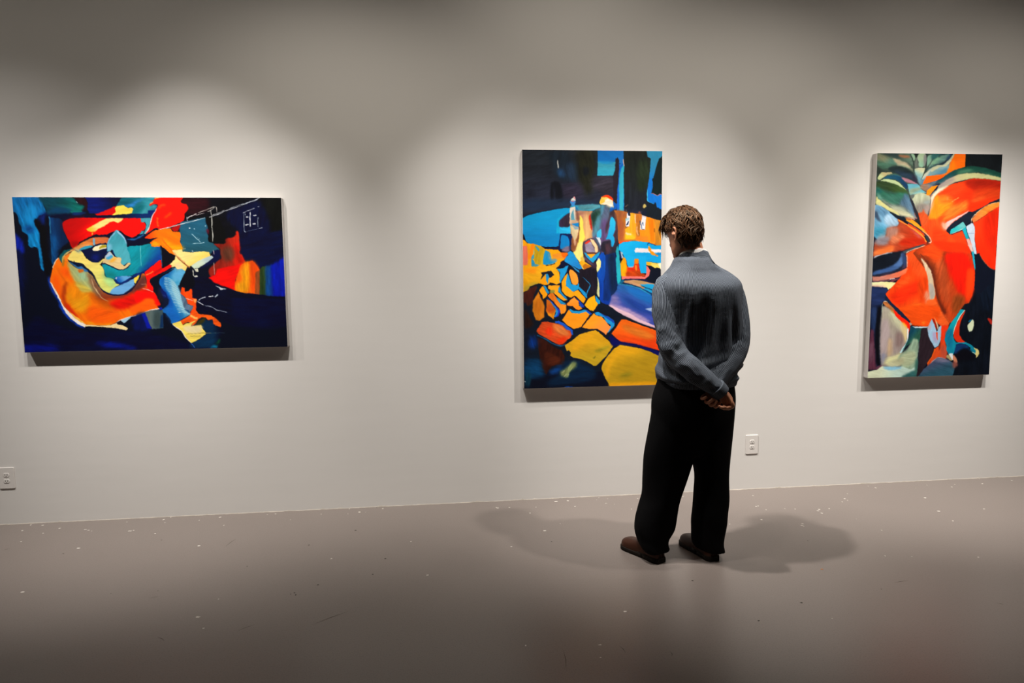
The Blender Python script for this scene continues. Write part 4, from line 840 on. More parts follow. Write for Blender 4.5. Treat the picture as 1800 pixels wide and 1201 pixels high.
ART_3 = '''
p 10161a n.3 b7.3 : 618,-11 934,-14 961,389 643,389
p 070d18 n.4 b7.3 : 688,612 988,613 1060,1655 408,1635
s 0a1424 b18.2 n.4 : 784,768 907,817 909,1046 823,1045
p e43c10 b3.6 n.15 : 424,408 524,512 564,541 651,515 687,582 706,641 437,639
p e04010 gf02a0a@505,189>798,331 b2.2 n.15 : 213,532 354,275 416,272 477,232 553,203 646,179 711,162 819,167 922,184 917,296 911,310 706,391 525,524 432,552 245,551
s a81c08 b10.9 n.2 : 650,194 711,165 915,178 916,233 823,233 729,245
s d03810 b14.6 n.2 : 729,245 912,230 915,317 733,317
s f04014 b14.6 n.2 : 493,240 632,202 640,245 543,303 481,303
s f89018 b18.2 n.25 d-30 : 432,322 512,302 577,336 517,385 463,425 425,431 392,394
s e88028 b14.6 n.3 d-30 : 526,388 578,351 670,316 683,365 643,385 567,437 530,449 493,466 498,443
s f07820 b14.6 n.3 : 449,294 520,282 576,322 483,337
l8.2 f8a060 b5.5 : 524,288 531,308
l3.8 f89850 b3.6 : 560,322 581,308 612,293
l7.1 f8a040 b5.5 : 425,425 450,417 471,405
s d85820 b10.9 n.2 : 711,308 795,290 811,296 765,316 721,325
s f83008 b14.6 n.15 : 718,331 859,299 910,293 829,327 722,385 690,380 690,336
s e04818 b14.6 n.25 : 343,385 400,451 467,437 477,610 425,610 388,523 346,483
s e05018 b14.6 n.2 : 426,437 489,443 491,489 531,524 593,611 435,610
s e83c10 b14.6 n.2 : 429,494 493,509 558,553 530,610 435,610
p f0400c b3.6 n.2 : 242,671 319,637 414,610 498,603 526,1099 399,1097 212,1059 134,995 102,944 169,875 252,779 253,725
s e84c18 b14.6 n.25 : 242,671 320,640 352,698 398,765 415,858 334,826 280,764
s f05018 b14.6 n.25 : 178,879 259,825 283,810 269,860 204,902
s f02c08 b14.6 n.2 : 132,956 262,888 365,858 390,940 307,958 210,1019
s d83c08 b14.6 n.25 : 344,857 409,827 418,905 390,932 394,999 349,959
s f06018 b18.2 n.2 : 330,998 395,1018 490,992 504,1079 230,1075
s d08060 b10.9 n.2 : 395,944 415,929 443,984 420,1023 401,983
p 7a2c10 gb83c14@459,882>559,923 b3.6 n.3 : 292,667 332,629 435,610 688,600 707,635 736,690 763,788 770,886 753,965 731,1016 697,1023 654,1082 610,1152 592,1150 539,1085 520,1056 481,961 448,827 381,765
s 5a1c0c b10.9 n.3 : 445,777 476,882 516,993 568,1081 530,1080 481,961 449,843 367,737
s b84820 b18.2 n.25 : 438,649 507,688 558,844 585,1002 542,1001 493,883 470,773
s e24410 b18.2 n.2 : 300,656 394,610 519,611 511,688 467,727 424,711 364,679
s e81804 b14.6 n.15 : 544,669 675,662 730,729 762,831 752,945 713,1003 689,964 645,943 612,884 550,766
s f03c0c b10.9 n.1 : 708,787 759,788 768,866 749,964 726,1004 702,964
s f04c10 b10.9 n.2 : 563,634 672,611 690,635 628,658
s 8a3c14 b14.6 n.3 : 616,963 694,972 681,1035 645,1082 601,1061 606,1002
s f83008 b7.3 : 434,587 603,596 697,612 726,670 649,658 522,657
p d0b898 b4.4 n.15 : 352,698 392,734 432,788 452,843 464,902 475,953 465,992 435,984 422,905 409,827 385,765
s a8a098 b5.5 : 421,882 455,890 471,953 443,984
l5.8 5a2418 b4.4 : 346,671 395,722 441,792 467,882 500,1000
p f05c20 b5.5 n.2 : 415,991 473,984 502,1032 534,1080 539,1085 596,1150 580,1185 536,1184 489,1142 422,1120 377,1099
s ee4c0c b7.3 n.15 : 200,1039 502,1035 488,1166 435,1172 400,1175 311,1161 265,1117
s f88020 b7.3 : 385,1140 407,1140 407,1153 390,1154
p 3a4a40 b2.2 n.3 : -4,-5 442,-9 452,161 340,218 223,332 1,332
s 7c8064 g548070@39,37>87,84 b7.3 n.25 d25 : -1,4 53,14 115,36 177,50 209,66 194,83 148,78 87,78 57,98 4,65
s 4a7460 b9.1 n.25 : 4,45 87,73 148,78 76,101 37,112 4,79
s 26302c b9.1 n.3 : 5,90 36,107 76,106 37,123 7,157
s c0b090 b5.5 n.2 : 115,33 171,47 218,63 244,91 268,116 241,100 194,83 148,75
s 98a888 b7.3 : 148,72 210,83 248,105 264,125 210,91
s 2c3c3c b7.3 n.3 : 31,3 150,-1 170,22 146,33 102,19
s 5a7464 b7.3 n.3 : 162,-1 239,-2 256,35 265,77 240,72 208,49 176,33
s a06848 b5.5 n.2 : 151,8 175,10 225,15 235,29 191,27 164,22
s 1c2a2c b5.5 n.25 : 82,98 148,86 195,92 242,111 268,130 301,184 309,204 261,184 182,151 120,126
s 24384a b9.1 n.25 : 131,112 212,128 268,145 299,190 245,167 167,145
s 2a2638 b9.1 n.2 : 256,145 281,145 309,204 277,190
p bcc890 gc0b080@30,163>65,132 b2.6 n.15 : 8,163 23,140 37,126 108,127 117,134 72,146 39,168 30,176 12,174
s 4a7a70 b5.5 n.2 : 69,146 132,134 183,156 152,157 108,146
s 1c5470 g123a60@121,157>210,207 b4.4 n.2 : 48,168 81,149 133,143 180,156 203,185 228,204 224,235 185,202 159,182 110,171
s b07888 b4.4 n.15 : 180,158 214,165 245,173 306,207 262,198 215,190
p b8cc98 b2.6 n.12 : 31,183 52,171 98,172 135,179 166,193 192,216 224,247 202,235 167,216 123,199 77,191
s 2c4024 g3a5428@62,205>187,241 b4.4 n.25 : 5,191 31,184 92,191 167,216 221,247 232,275 157,264 64,244 8,228
s 2a6450 b10.9 n.3 d25 : 2,225 64,247 126,261 219,264 246,315 191,311 130,340 52,303 5,283
s 1a5a58 b10.9 n.25 : 3,233 46,247 35,264 4,259
s 6aa090 b9.1 : 8,259 45,290 68,318 24,304
s 3c7464 b10.9 n.3 d25 : 51,280 158,283 209,300 180,345 118,331
s 4c6c84 g5a7890@221,294>256,380 b9.1 n.3 d60 : 213,266 242,283 256,311 280,365 301,414 315,442 277,425 224,368 177,340 196,294
s a0ac98 b10.9 n.2 d25 : 52,309 118,340 192,345 244,385 283,425 227,414 164,402 107,365
s bab898 b7.3 n.2 : 107,363 188,374 258,408 306,442 246,425 180,411 133,388
p d4d08c b4.4 n.12 : 5,283 24,303 62,331 107,360 164,391 183,414 139,397 95,380 64,360 20,346 4,340
s a4bc98 g8ab498@314,20>317,77 b2.9 n.15 : 292,1 338,-4 354,20 353,57 342,85 305,88 301,57 287,29
s 7a7878 b5.5 n.2 : 341,9 357,14 359,56 346,88 337,48
s 90b494 b2.9 : 246,4 264,7 274,21 269,46 253,29
s 606860 b5.5 n.3 : 273,49 283,6 294,49 305,88 297,99 269,99
s 1c2420 b4.4 : 233,-4 300,-5 295,9 278,29 267,1 245,1
l6.6 24302e b3.6 : 239,4 257,38 268,77 270,122
l8.2 1e2c2c b3.6 : 356,0 364,28 360,65 355,93 351,122 334,158
s 7aa690 b4.4 n.2 : 367,20 400,8 399,36 373,76 364,82
s 2a5a60 b5.5 n.2 : 400,5 442,-3 443,13 411,36
s 84a88c b5.5 n.2 : 387,56 423,28 443,16 445,47 413,65 377,93
s 587a74 b5.5 n.2 : 389,82 445,50 447,76 396,99 366,116
l3.8 26343a b2.9 : 351,122 376,85 405,39
l3.8 1e3038 b2.9 : 359,110 395,90 446,70
s d0d0a8 g90b8b0@319,105>305,144 b2.9 n.12 : 276,105 300,95 346,95 348,110 339,139 331,167 303,156 280,128
s c8c8b0 b3.6 : 339,144 366,121 396,99 426,84 457,76 459,109 416,132 380,144 350,172 332,170
s 6a98a8 b7.3 n.2 : 273,116 303,150 335,173 334,207 315,201 294,156
s 5a84a0 b9.1 n.2 : 335,173 380,144 428,121 459,115 460,132 399,150 379,184 324,207
s 60a8c0 b7.3 : 379,138 407,127 417,138 387,158
l3.3 2a3834 b2.9 : 348,133 328,167
s 90705c g5a7080@356,212>401,184 b5.5 n.25 : 328,209 377,198 419,178 452,172 433,206 398,240 397,277 367,255 326,235
s 3a4a5c b5.5 n.3 : 383,255 397,229 432,195 462,172 463,189 416,232 406,286
p 5ea6b8 b2.9 n.15 : 228,201 306,204 319,218 326,235 374,260 337,263 284,269 251,278 239,241
s 94a890 b7.3 n.2 : 248,235 319,224 329,243 275,264 251,278
s b4c0a0 b7.3 : 284,269 343,260 387,277 401,303 330,312 271,303
s b8bea0 g989888@313,288>332,351 b3.6 n.2 : 267,300 285,277 330,263 374,271 401,294 406,328 402,380 388,408 360,400 319,397 295,362 281,328
s 8a8078 b9.1 n.25 d80 : 298,351 347,334 400,342 396,385 382,408 359,385 319,391
s a89088 b9.1 : 364,357 394,351 388,400 372,397
s 5a625c b4.4 n.4 : 251,280 275,271 282,283 264,303 248,294
s 96a09c b7.3 : 355,317 395,311 390,334 359,331
p 26242c b3.6 : 237,260 251,283 275,328 295,360 316,397 334,448 344,483 333,483 303,454 290,431 312,437 287,385 256,311
s 0e1c22 b2.9 : 268,434 293,442 322,460 345,477 336,486 314,468
l8.2 30303a b3.6 : 403,282 407,322 404,360 394,402 386,425
s c84c20 b5.5 n.3 : 325,397 344,391 352,371 366,394 392,425 391,460 355,483 337,443
p fc5c08 gf86a08@504,160>605,32 b2.2 n.08 : 570,-10 643,-11 646,85 625,94 563,114 488,158 430,181 338,204 363,150 409,145 465,138 508,126 524,86 540,41 557,12
s fc7808 b9.1 : 530,75 559,46 581,97 526,123 487,149 508,121
p 0c1410 b2.2 : 643,-11 659,-11 656,88 646,85
p fa8a10 b2.9 : 374,246 407,218 453,209 424,243 398,275 370,277
s 7a9ca0 b5.5 n.2 : 407,99 474,75 522,47 530,75 510,118 480,135 409,141 378,138
s c4c4a0 b4.4 n.12 : 400,96 437,78 480,74 507,55 533,24 556,-2 560,7 541,47 508,81 462,90 423,110 399,121
s 4a809c b7.3 n.2 : 418,132 470,115 509,92 508,121 480,133
s 7aac88 g5a8078@434,28>466,56 b7.3 n.2 : 404,53 440,25 503,-1 532,-1 506,36 479,58 436,73 405,76
l4.4 1e2c34 b2.9 : 405,76 445,71 476,68 506,44 538,4
s 2a5a58 b7.3 n.2 : 401,3 479,-1 440,22 403,42
s 2a4e68 b7.3 : 505,30 535,-1 544,4 515,44
p 144438 g1a4a54@625,97>503,146 b3.6 n.2 : 443,189 503,143 563,109 625,90 662,83 706,79 782,90 859,107 924,129 927,164 849,141 752,119 674,119 602,131 535,166 475,200
s 3a6c54 b9.1 n.2 : 595,114 673,102 752,119 849,136 926,158 882,155 753,130 659,131 596,143
p c8c68c gb8a890@659,145>522,203 b4.4 n.1 : 457,212 520,172 596,137 658,128 737,126 817,136 927,159 928,178 819,167 711,161 636,177 577,191 532,211 477,246 446,246
s 9a8c88 b10.9 n.15 : 454,212 505,180 566,160 567,177 521,197 470,232
s dcdcc0 b5.5 : 422,260 461,234 532,211 487,243 435,277 418,297 399,303
p e8d8c0 b3.6 n.1 : 407,300 424,271 457,248 457,259 431,288 418,322 407,360 398,414 406,337
s f0b090 b7.3 : 418,322 438,288 439,305 423,359 398,420 407,360
s f88c18 b9.1 n.15 : 432,302 459,282 467,425 433,431 396,437 404,408 423,362
p 141c2c b2.2 n.12 : 531,518 536,500 569,466 614,437 663,403 697,385 725,391 799,353 855,322 911,301 936,296 937,319 861,330 809,351 754,391 727,417 713,437 704,460 674,483 660,463 647,449 605,483 565,509 557,541
p f0c0bc b4.4 : 530,512 517,500 500,483 543,449 601,423 650,403 693,377 684,391 626,426 572,463 539,495
s f0a080 b9.1 : 490,460 528,466 524,512 495,489
p e07838 gf09030@740,426>832,359 b3.6 n.2 : 716,437 757,391 809,353 862,332 937,319 940,362 865,379 804,420 758,449 730,463
p f03810 gf02a08@759,466>878,583 b3.6 n.12 : 719,437 730,463 761,449 834,403 914,351 940,350 945,613 915,613 927,793 869,769 823,722 786,671 769,678 756,612 755,612 745,553 745,504 734,472
s e02408 b14.6 n.15 : 805,437 916,379 912,613 848,612
l3.3 f0d0a0 b2.6 : 714,463 716,437 727,420 757,391 809,353 862,333 918,322
p 28b0b4 g60b8b8@588,518>642,475 b1.8 n.1 : 559,538 565,509 617,478 652,455 678,486 644,509 607,527
l3.8 c8e0d8 b1.8 : 567,540 607,525 644,509 678,488
l5.5 3a1a20 b3.6 : 567,543 607,530 648,515
p c0d0e0 b2.2 : 678,488 717,463 730,466 742,495 747,524 747,577 755,612 769,678 750,676 727,612 711,571 693,536 682,504
l3.3 8898b8 b2.2 : 693,534 744,534
p 18a4b4 b2.2 : 650,507 675,489 683,518 705,568 705,576 683,573
p f0988c b3.6 n.2 : 685,575 708,572 730,612 729,651 706,623 696,604
p d8b8b0 b3.6 : 697,612 727,612 745,662 730,662 711,635
p 1c98b4 b2.2 : 730,658 745,659 758,709 766,768 764,792 747,733
p 0a1020 b2.2 : 750,676 769,679 786,673 823,722 869,769 914,791 927,797 930,848 796,965 767,910 767,831 763,749
l3.6 b05030 b2.9 : 791,678 833,733 874,769 911,789
p 7aa8c8 g5aa0c4@71,394>62,522 b3.6 n.3 d45 : -8,343 20,344 64,361 95,380 134,414 166,437 180,459 175,482 126,491 96,522 79,551 34,579 -1,550 -2,465
s 5c8cb0 b9.1 n.35 d45 : 5,346 55,363 103,402 73,425 26,397
s 2c3c50 b7.3 n.5 d45 : 0,380 19,391 30,425 53,459 15,436 0,416
s a0c0d8 b9.1 n.3 d45 : 88,408 160,437 168,477 125,488 75,465
s 4098b8 b10.9 n.25 : 0,499 70,499 90,528 49,562 2,550
s 80a8b8 b9.1 n.3 : 33,550 78,539 87,579 35,593
p b04828 gc83010@139,508>329,580 b5.5 n.25 d20 : 166,437 198,448 262,494 310,517 349,546 379,578 392,595 387,610 352,614 208,651 126,662 24,688 3,690 1,631 7,593 80,574 96,522 89,496 169,485 180,462
s a87868 b10.9 n.25 : 86,502 169,491 166,551 99,582
s d87850 b10.9 n.25 : 141,545 221,551 205,586 131,597
s c02408 b10.9 n.2 : 204,574 328,569 379,587 362,610 206,609
s b86060 b9.1 : 262,494 327,540 353,569 311,546
s 8a8088 b10.9 n.2 : 27,568 104,556 100,608 14,608
s f08040 b10.9 n.2 : 7,684 6,658 104,631 149,632 134,658 44,677
s f07030 b9.1 : 22,658 124,620 153,632 85,666
p f88c30 b2.6 n.1 : 166,437 175,438 220,462 261,483 310,511 352,537 378,569 392,592 383,595 369,569 343,546 294,514 230,474 179,451
s fa9820 b3.6 n.1 : 229,448 247,437 278,442 307,460 340,488 366,509 389,535 366,523 325,500 277,474
s b06a40 b3.6 n.3 : 224,428 246,424 268,431 263,445 238,442
l7.1 20303c b2.6 : 225,445 277,475 325,504 361,529
p 26343c b2.6 : 357,523 390,546 414,581 414,590 399,595 392,581 381,561
p 0e1c28 b2.6 : 102,392 140,405 184,419 212,422 228,434 225,448 197,439 147,417
l3.8 f0d8c0 b2.6 : 354,517 389,540 419,575 421,595 405,598
l2.7 f0c0b0 b3.6 : 237,425 271,434 290,442
p 3c4a52 b3.6 : 216,655 249,644 310,621 356,610 372,606 372,614 319,633 274,652 246,667 226,671
l4.4 f0c0a0 b2.6 : 242,671 258,655 319,635 381,616
p 0c1420 b2.9 n.2 : 4,707 36,685 126,662 208,657 234,674 249,725 251,763 215,786 133,805 51,823 1,821
p 34548a g4a6ca0@90,781>210,686 b5.5 n.2 : 2,800 8,792 90,770 147,751 187,720 205,682 209,663 226,671 236,705 213,755 165,786 91,800 5,815
s 443048 b7.3 n.25 : 50,815 132,797 214,771 236,709 250,736 247,763 174,794 92,816 5,823
s 283c64 b7.3 : 209,663 234,674 249,721 234,755 220,724
l5.1 b0c0d0 b3.6 : 4,698 32,685 105,666 142,663
p c88070 gf07048@52,839>236,794 b4.4 n.2 : 1,823 51,825 133,809 215,786 251,767 260,771 249,802 200,829 135,843 52,854 5,854
l5.1 f0b8a0 b3.6 : 247,675 253,725 255,763
l7.3 7a5058 b3.6 : 3,857 73,856 135,849
s 6a3a48 b3.6 : 131,855 168,840 213,837 168,855 152,865
l4.4 e8e4e8 b2.2 : 128,845 151,841 168,840
p f0f0b8 gf0e8a0@32,869>137,894 b2.9 : 1,863 94,860 144,863 177,867 154,894 122,917 113,901 54,889 2,886
s e8c0a8 b5.5 : 4,881 74,883 112,894 75,897 4,892
p 1c2c58 b4.4 n.3 : 0,894 54,895 113,905 122,917 102,944 134,991 230,1075 213,1075 151,1015 117,991 84,994 83,1072 4,1071
p 101a38 b4.4 n.3 d90 : -4,1027 86,1012 85,1094 82,1216 84,1339 96,1447 81,1457 54,1454 38,1297 29,1194 7,1174
s 233864 b9.1 n.3 : 5,1044 44,1044 45,1158 30,1207 10,1153
p 030610 b5.5 n.1 d90 : 52,1028 83,1029 84,1114 80,1257 83,1360 93,1438 76,1446 55,1421 41,1297 42,1195 47,1113
p 5a2c40 b5.5 n.3 d90 : 7,1186 29,1190 38,1281 49,1379 63,1446 59,1466 -1,1469 -1,1378 0,1255
s 6a4456 b9.1 n.3 d90 : 3,1288 29,1280 42,1379 22,1420 3,1378
s 5a3044 b4.4 : 54,1454 97,1434 107,1455 73,1467
p a8a090 g9a8c88@179,1136>143,1299 b5.5 n.2 d85 : 82,1029 104,1025 166,1062 230,1121 284,1150 283,1220 282,1278 250,1335 234,1367 210,1408 246,1434 238,1450 98,1447 85,1364 81,1236 81,1094
s c0c0a0 b10.9 n.2 : 132,1070 184,1079 239,1129 268,1179 266,1228 225,1190 170,1136
s dcc890 b9.1 : 231,1145 277,1179 282,1228 269,1286 244,1227 233,1178
s 8a7470 b10.9 n.2 : 200,1210 244,1219 256,1277 214,1317 195,1284
s b0a0a0 b10.9 : 83,1134 126,1119 148,1217 132,1340 94,1364 84,1257
s c8ac8c b9.1 n.15 : 141,1258 167,1259 176,1349 147,1382 136,1340
s 8a8ca0 b10.9 : 93,1356 129,1365 122,1414 101,1422
s d8d8a0 b14.6 n.2 : 126,1398 173,1374 216,1367 251,1351 246,1426 185,1449 132,1439
s b89048 b4.4 n.2 : 148,1054 184,1071 203,1096 158,1070
s c07038 b4.4 n.25 : 88,1002 113,995 152,1019 204,1074 179,1074 119,1034
l4.4 e8d8c0 b2.2 : 88,998 113,995 156,1022 200,1066
l5.1 b0c0a8 b3.6 : 85,1002 85,1072
p fc2004 b2.6 : 165,1046 202,1079 284,1138 300,1155 297,1187 288,1232 277,1175 240,1145 185,1095
p f8b030 b5.5 : 231,1129 276,1167 275,1183 240,1149
l7.6 d8ecec b2.2 : 284,1183 286,1232 280,1278
p b8dce4 b2.2 : 283,1253 280,1286 259,1335 238,1357 231,1351 249,1318 270,1290
p f0f0f0 b2.2 : 277,1175 290,1228 288,1261 279,1253
p 14203c b2.2 : 102,948 120,967 155,1007 238,1075 296,1134 293,1144 238,1109 175,1054 178,1050 121,999 100,979
p 14203c b2.2 : 179,1050 205,1055 255,1097 299,1132 293,1146 238,1104
s a8a098 b2.6 : 293,1144 311,1153 302,1165 296,1159
p 10465c g2a5c4c@313,1200>359,1242 b3.6 n.25 : 300,1167 316,1169 374,1185 427,1182 401,1194 375,1280 344,1287 309,1286 275,1310 242,1359 290,1253
p 8aa48c b5.5 n.3 d105 : 329,1254 343,1262 360,1263 371,1288 369,1346 365,1429 364,1487 311,1494 260,1526 224,1525 246,1434 210,1408 234,1363 251,1360 293,1311
s b0bc98 b9.1 n.25 : 252,1368 303,1344 348,1354 347,1420 282,1451 237,1425
s b4b490 b10.9 n.2 : 157,1415 252,1384 263,1426 177,1449
p dce4c4 gb8d4c8@65,1495>240,1492 b4.4 n.15 : -5,1479 64,1468 102,1443 195,1457 256,1451 319,1473 353,1453 364,1495 286,1518 260,1534 -3,1531
s 80b8d4 b5.5 n.2 : 111,1451 172,1449 238,1450 243,1461 165,1473
s 2c5c5c b7.3 n.3 : 259,1517 311,1494 368,1479 385,1555 261,1551
s 3a6a60 b7.3 : 351,1412 368,1404 371,1495 351,1495
p c8dce8 b2.2 : 312,1171 356,1174 430,1173 431,1180 383,1184 339,1182
p 281c24 b3.6 n.25 : 383,1187 431,1180 440,1223 463,1273 488,1328 465,1389 424,1455 400,1496 375,1525 365,1520 374,1429 374,1346 374,1271
p 9ac0dc b2.6 n.12 : 428,1186 457,1121 481,1154 500,1212 506,1204 514,1179 531,1169 545,1188 536,1217 536,1267 517,1312 491,1324 457,1273 437,1231
s d0a8b0 b7.3 n.15 : 434,1182 450,1153 452,1190 435,1198
s a89cc0 b7.3 : 471,1216 494,1224 507,1291 479,1265
p d84018 b2.9 n.2 : 493,1216 507,1216 512,1274 507,1266
p a02008 b2.6 : 459,1116 475,1125 495,1158 500,1212 482,1166 467,1141
p e0c098 b2.9 : 474,1104 493,1138 513,1175 506,1204 495,1158
p e0300c gd84818@558,1184>523,1349 b2.6 n.15 : 533,1169 588,1170 581,1197 566,1238 563,1267 579,1317 587,1372 580,1405 517,1391 491,1411 458,1452 440,1456 465,1414 484,1365 500,1324 517,1316 531,1295 535,1238
s f03410 b7.3 : 540,1176 584,1176 569,1226 546,1283 539,1233
p 8a2c10 b3.6 : 519,1308 536,1291 535,1329 523,1345
s b84830 b9.1 n.2 : 539,1308 580,1326 584,1401 543,1387
p f05c14 b2.6 : 491,1328 500,1332 477,1390 444,1447 439,1430 472,1386
p 0a9cac g0a84a0@622,1144>598,1260 b2.2 n.15 : 671,1058 702,1063 653,1132 634,1186 624,1244 639,1277 654,1290 725,1289 771,1309 791,1330 805,1339 816,1381 780,1372 756,1351 764,1330 726,1304 681,1299 650,1306 652,1336 640,1360 636,1373 596,1368 581,1342 579,1309 563,1267 573,1218 601,1156 642,1103
s 0a6c90 b9.1 n.2 : 573,1209 617,1198 616,1260 627,1293 602,1326 576,1267
l5.3 f0e8d8 b1.8 : 704,1063 669,1108 649,1149 636,1186 627,1231
p e83810 gd82c0c@687,1104>652,1261 b2.6 n.12 : 709,1063 703,1084 680,1137 670,1186 673,1236 697,1270 725,1289 671,1290 649,1281 629,1252 628,1235 638,1186 662,1128
p 0a3468 b4.4 n.3 : 654,1302 699,1297 736,1312 755,1330 756,1351 784,1372 703,1366 640,1369 647,1331
s 020610 b9.1 : 710,1329 765,1347 812,1390 797,1423 688,1420 651,1394 658,1369
p d8c880 b2.9 n.15 : 786,1328 814,1337 830,1352 832,1373 822,1394 809,1404 812,1385 800,1377 806,1356
l6.8 a8d8c8 b2.9 : 779,1359 802,1373
s d0dcb8 b2.9 : 731,1171 748,1151 767,1132 777,1147 777,1188 765,1211 747,1215 735,1196
p 0a5a80 b2.9 : 734,1150 742,1134 765,1130 752,1147
p e0e8ec b2.9 n.15 : 598,1368 631,1366 635,1389 638,1410 625,1414 611,1393
s c88060 b4.4 : 636,1377 655,1394 671,1428 653,1436 634,1406
s a89868 b4.4 : 583,1388 601,1376 630,1414 612,1414
p 44506e g2a5468@527,1412>554,1496 b3.6 n.25 : 415,1472 457,1439 495,1407 526,1393 584,1405 626,1427 663,1449 651,1478 640,1519 643,1561 366,1554 398,1496
s 6a6880 b7.3 n.2 : 491,1411 526,1399 585,1409 613,1426 550,1421
l3.8 a8a0b0 b2.9 : 466,1431 495,1407 526,1394 575,1401
s 8a4a40 b7.3 n.2 : 635,1427 671,1436 664,1461 642,1469
s b02418 b3.6 : 881,1132 899,1124 923,1150 916,1170
'''
def canvas_material():
    m = bpy.data.materials.new('oil_paint'); m.use_nodes = True; nt = m.node_tree; b = nt.nodes['Principled BSDF']
    b.inputs['Roughness'].default_value = .55; b.inputs['Specular IOR Level'].default_value = .12
    a = nt.nodes.new('ShaderNodeVertexColor'); a.layer_name = 'paint'
    nt.links.new(a.outputs['Color'], b.inputs['Base Color'])
    tc = nt.nodes.new('ShaderNodeTexCoord'); mp = nt.nodes.new('ShaderNodeMapping'); mp.inputs['Rotation'].default_value = (0, .6, 0); mp.inputs['Scale'].default_value = (260, 260, 40)
    n = nt.nodes.new('ShaderNodeTexNoise'); n.inputs['Scale'].default_value = 1; n.inputs['Detail'].default_value = 3
    nt.links.new(tc.outputs['Object'], mp.inputs['Vector']); nt.links.new(mp.outputs['Vector'], n.inputs['Vector'])
    bp = nt.nodes.new('ShaderNodeBump'); bp.inputs['Strength'].default_value = .25; bp.inputs['Distance'].default_value = .001
    nt.links.new(n.outputs['Fac'], bp.inputs['Height']); nt.links.new(bp.outputs['Normal'], b.inputs['Normal'])
    return m
M_OIL = canvas_material()
M_PRIMED = mat('primed_canvas', (.60, .57, .55, 1), .8, .15, bump=(180, .3, .001), noise=(14, .12))
M_PINE = mat('pine_bar', (.45, .30, .17, 1), .7, .2, noise=(20, .2))
DEPTH = .050
def painting(xc, zb, w, h, art, ground, seed, gain, label):
    root = tag(empty('painting', (xc, -DEPTH, zb)), label, 'painting', kind=None)
    img = paint(art, w * 1000, h * 1000, ground, seed)
    img = np.where(img <= .04045, img / 12.92, ((img + .055) / 1.055) ** 2.4)
    img = np.clip(img * gain, .0015, .93)
    H, W = img.shape[:2]
    yy, xx = np.mgrid[0:H, 0:W]; ins = .0012
    X = (xx / (W - 1) - .5) * (w - 2 * ins); Z = h - ins - yy / (H - 1) * (h - 2 * ins)
    co = np.stack([X, np.zeros_like(X), Z], -1).reshape(-1, 3)
    idx = np.arange(H * W).reshape(H, W)
    q = np.stack([idx[:-1, :-1], idx[1:, :-1], idx[1:, 1:], idx[:-1, 1:]], -1).reshape(-1, 4)
    me = bpy.data.meshes.new('painted_canvas'); me.vertices.add(len(co)); me.vertices.foreach_set('co', co.ravel().astype(np.float32))
    me.loops.add(q.size); me.loops.foreach_set('vertex_index', q.ravel().astype(np.int32))
    me.polygons.add(len(q)); me.polygons.foreach_set('loop_start', np.arange(0, q.size, 4, dtype=np.int32)); me.polygons.foreach_set('loop_total', np.full(len(q), 4, np.int32))
    me.update(calc_edges=True)
    ca = me.color_attributes.new('paint', 'FLOAT_COLOR', 'POINT')
    ca.data.foreach_set('color', np.concatenate([img.reshape(-1, 3), np.ones((H * W, 1))], 1).ravel().astype(np.float32))
    me.materials.append(M_OIL)
    o = bpy.data.objects.new('painted_canvas', me); COL.objects.link(o); o.parent = root
    # canvas folded round the stretcher: rounded corners, rounded front edge
    def ring(off, y, rc):
        pts = []
        for (sx, sz, a0) in ((1, 1, 0), (-1, 1, 90), (-1, -1, 180), (1, -1, 270)):
            for k in range(5):
                a = math.radians(a0 + 22.5 * k)
                pts.append((sx * (w / 2 + off - rc) + rc * math.cos(a), y, h / 2 + sz * (h / 2 + off - rc) + rc * math.sin(a)))
        return pts
    rings = [ring(-.0022, -.0001, .002), ring(-.0002, .0008, .004), ring(.0006, .003, .006), ring(.0008, .012, .007), ring(.0014, .030, .007), ring(.0006, .046, .007), ring(-.008, .0468, .006)]
    vs = [p for r in rings for p in r]; n = 20; fs = []
    for r in range(len(rings) - 1):
        for k in range(n): fs.append((r * n + k, r * n + (k + 1) % n, (r + 1) * n + (k + 1) % n, (r + 1) * n + k))
    obj('canvas_edge', vs, fs, M_PRIMED, root, True)
    for (a, b_, c, d) in ((-w / 2 + .002, -w / 2 + .04, .004, h - .004), (w / 2 - .04, w / 2 - .002, .004, h - .004), (-w / 2 + .04, w / 2 - .04, .004, .042), (-w / 2 + .04, w / 2 - .04, h - .042, h - .004)):
        obj('stretcher_bar', *box(a, b_, .004, .046, c, d), M_PINE, root)
    # folded flaps of cloth at the four corners
    for sx in (-1, 1):
        for sz in (0, 1):
            x = sx * (w / 2 + .0016); z = sz * h; s = 1 if sz == 0 else -1
            obj('corner_fold', [(x, .004, z + s * .006), (x + sx * .0008, .044, z + s * .006), (x + sx * .0008, .044, z + s * .045), (x, .012, z + s * .016)], [(0, 1, 2, 3)], M_PRIMED, root)
    return root
painting(-1.677, 1.0715, 1.5285, .9175, ART_1, '050a1c', 1, .88, 'wide abstract painting of an orange and teal face shape on dark navy')
painting(1.025, .7635, .914, 1.5265, ART_2, '050a1c', 2, .82, 'tall painting of yellow cobblestones and a blue wall, in front of the person')
painting(3.423, .7675, .9185, 1.5235, ART_3, '050a1c', 3, .84, 'tall painting of a red-orange bulb form with grey-green leaves on top')

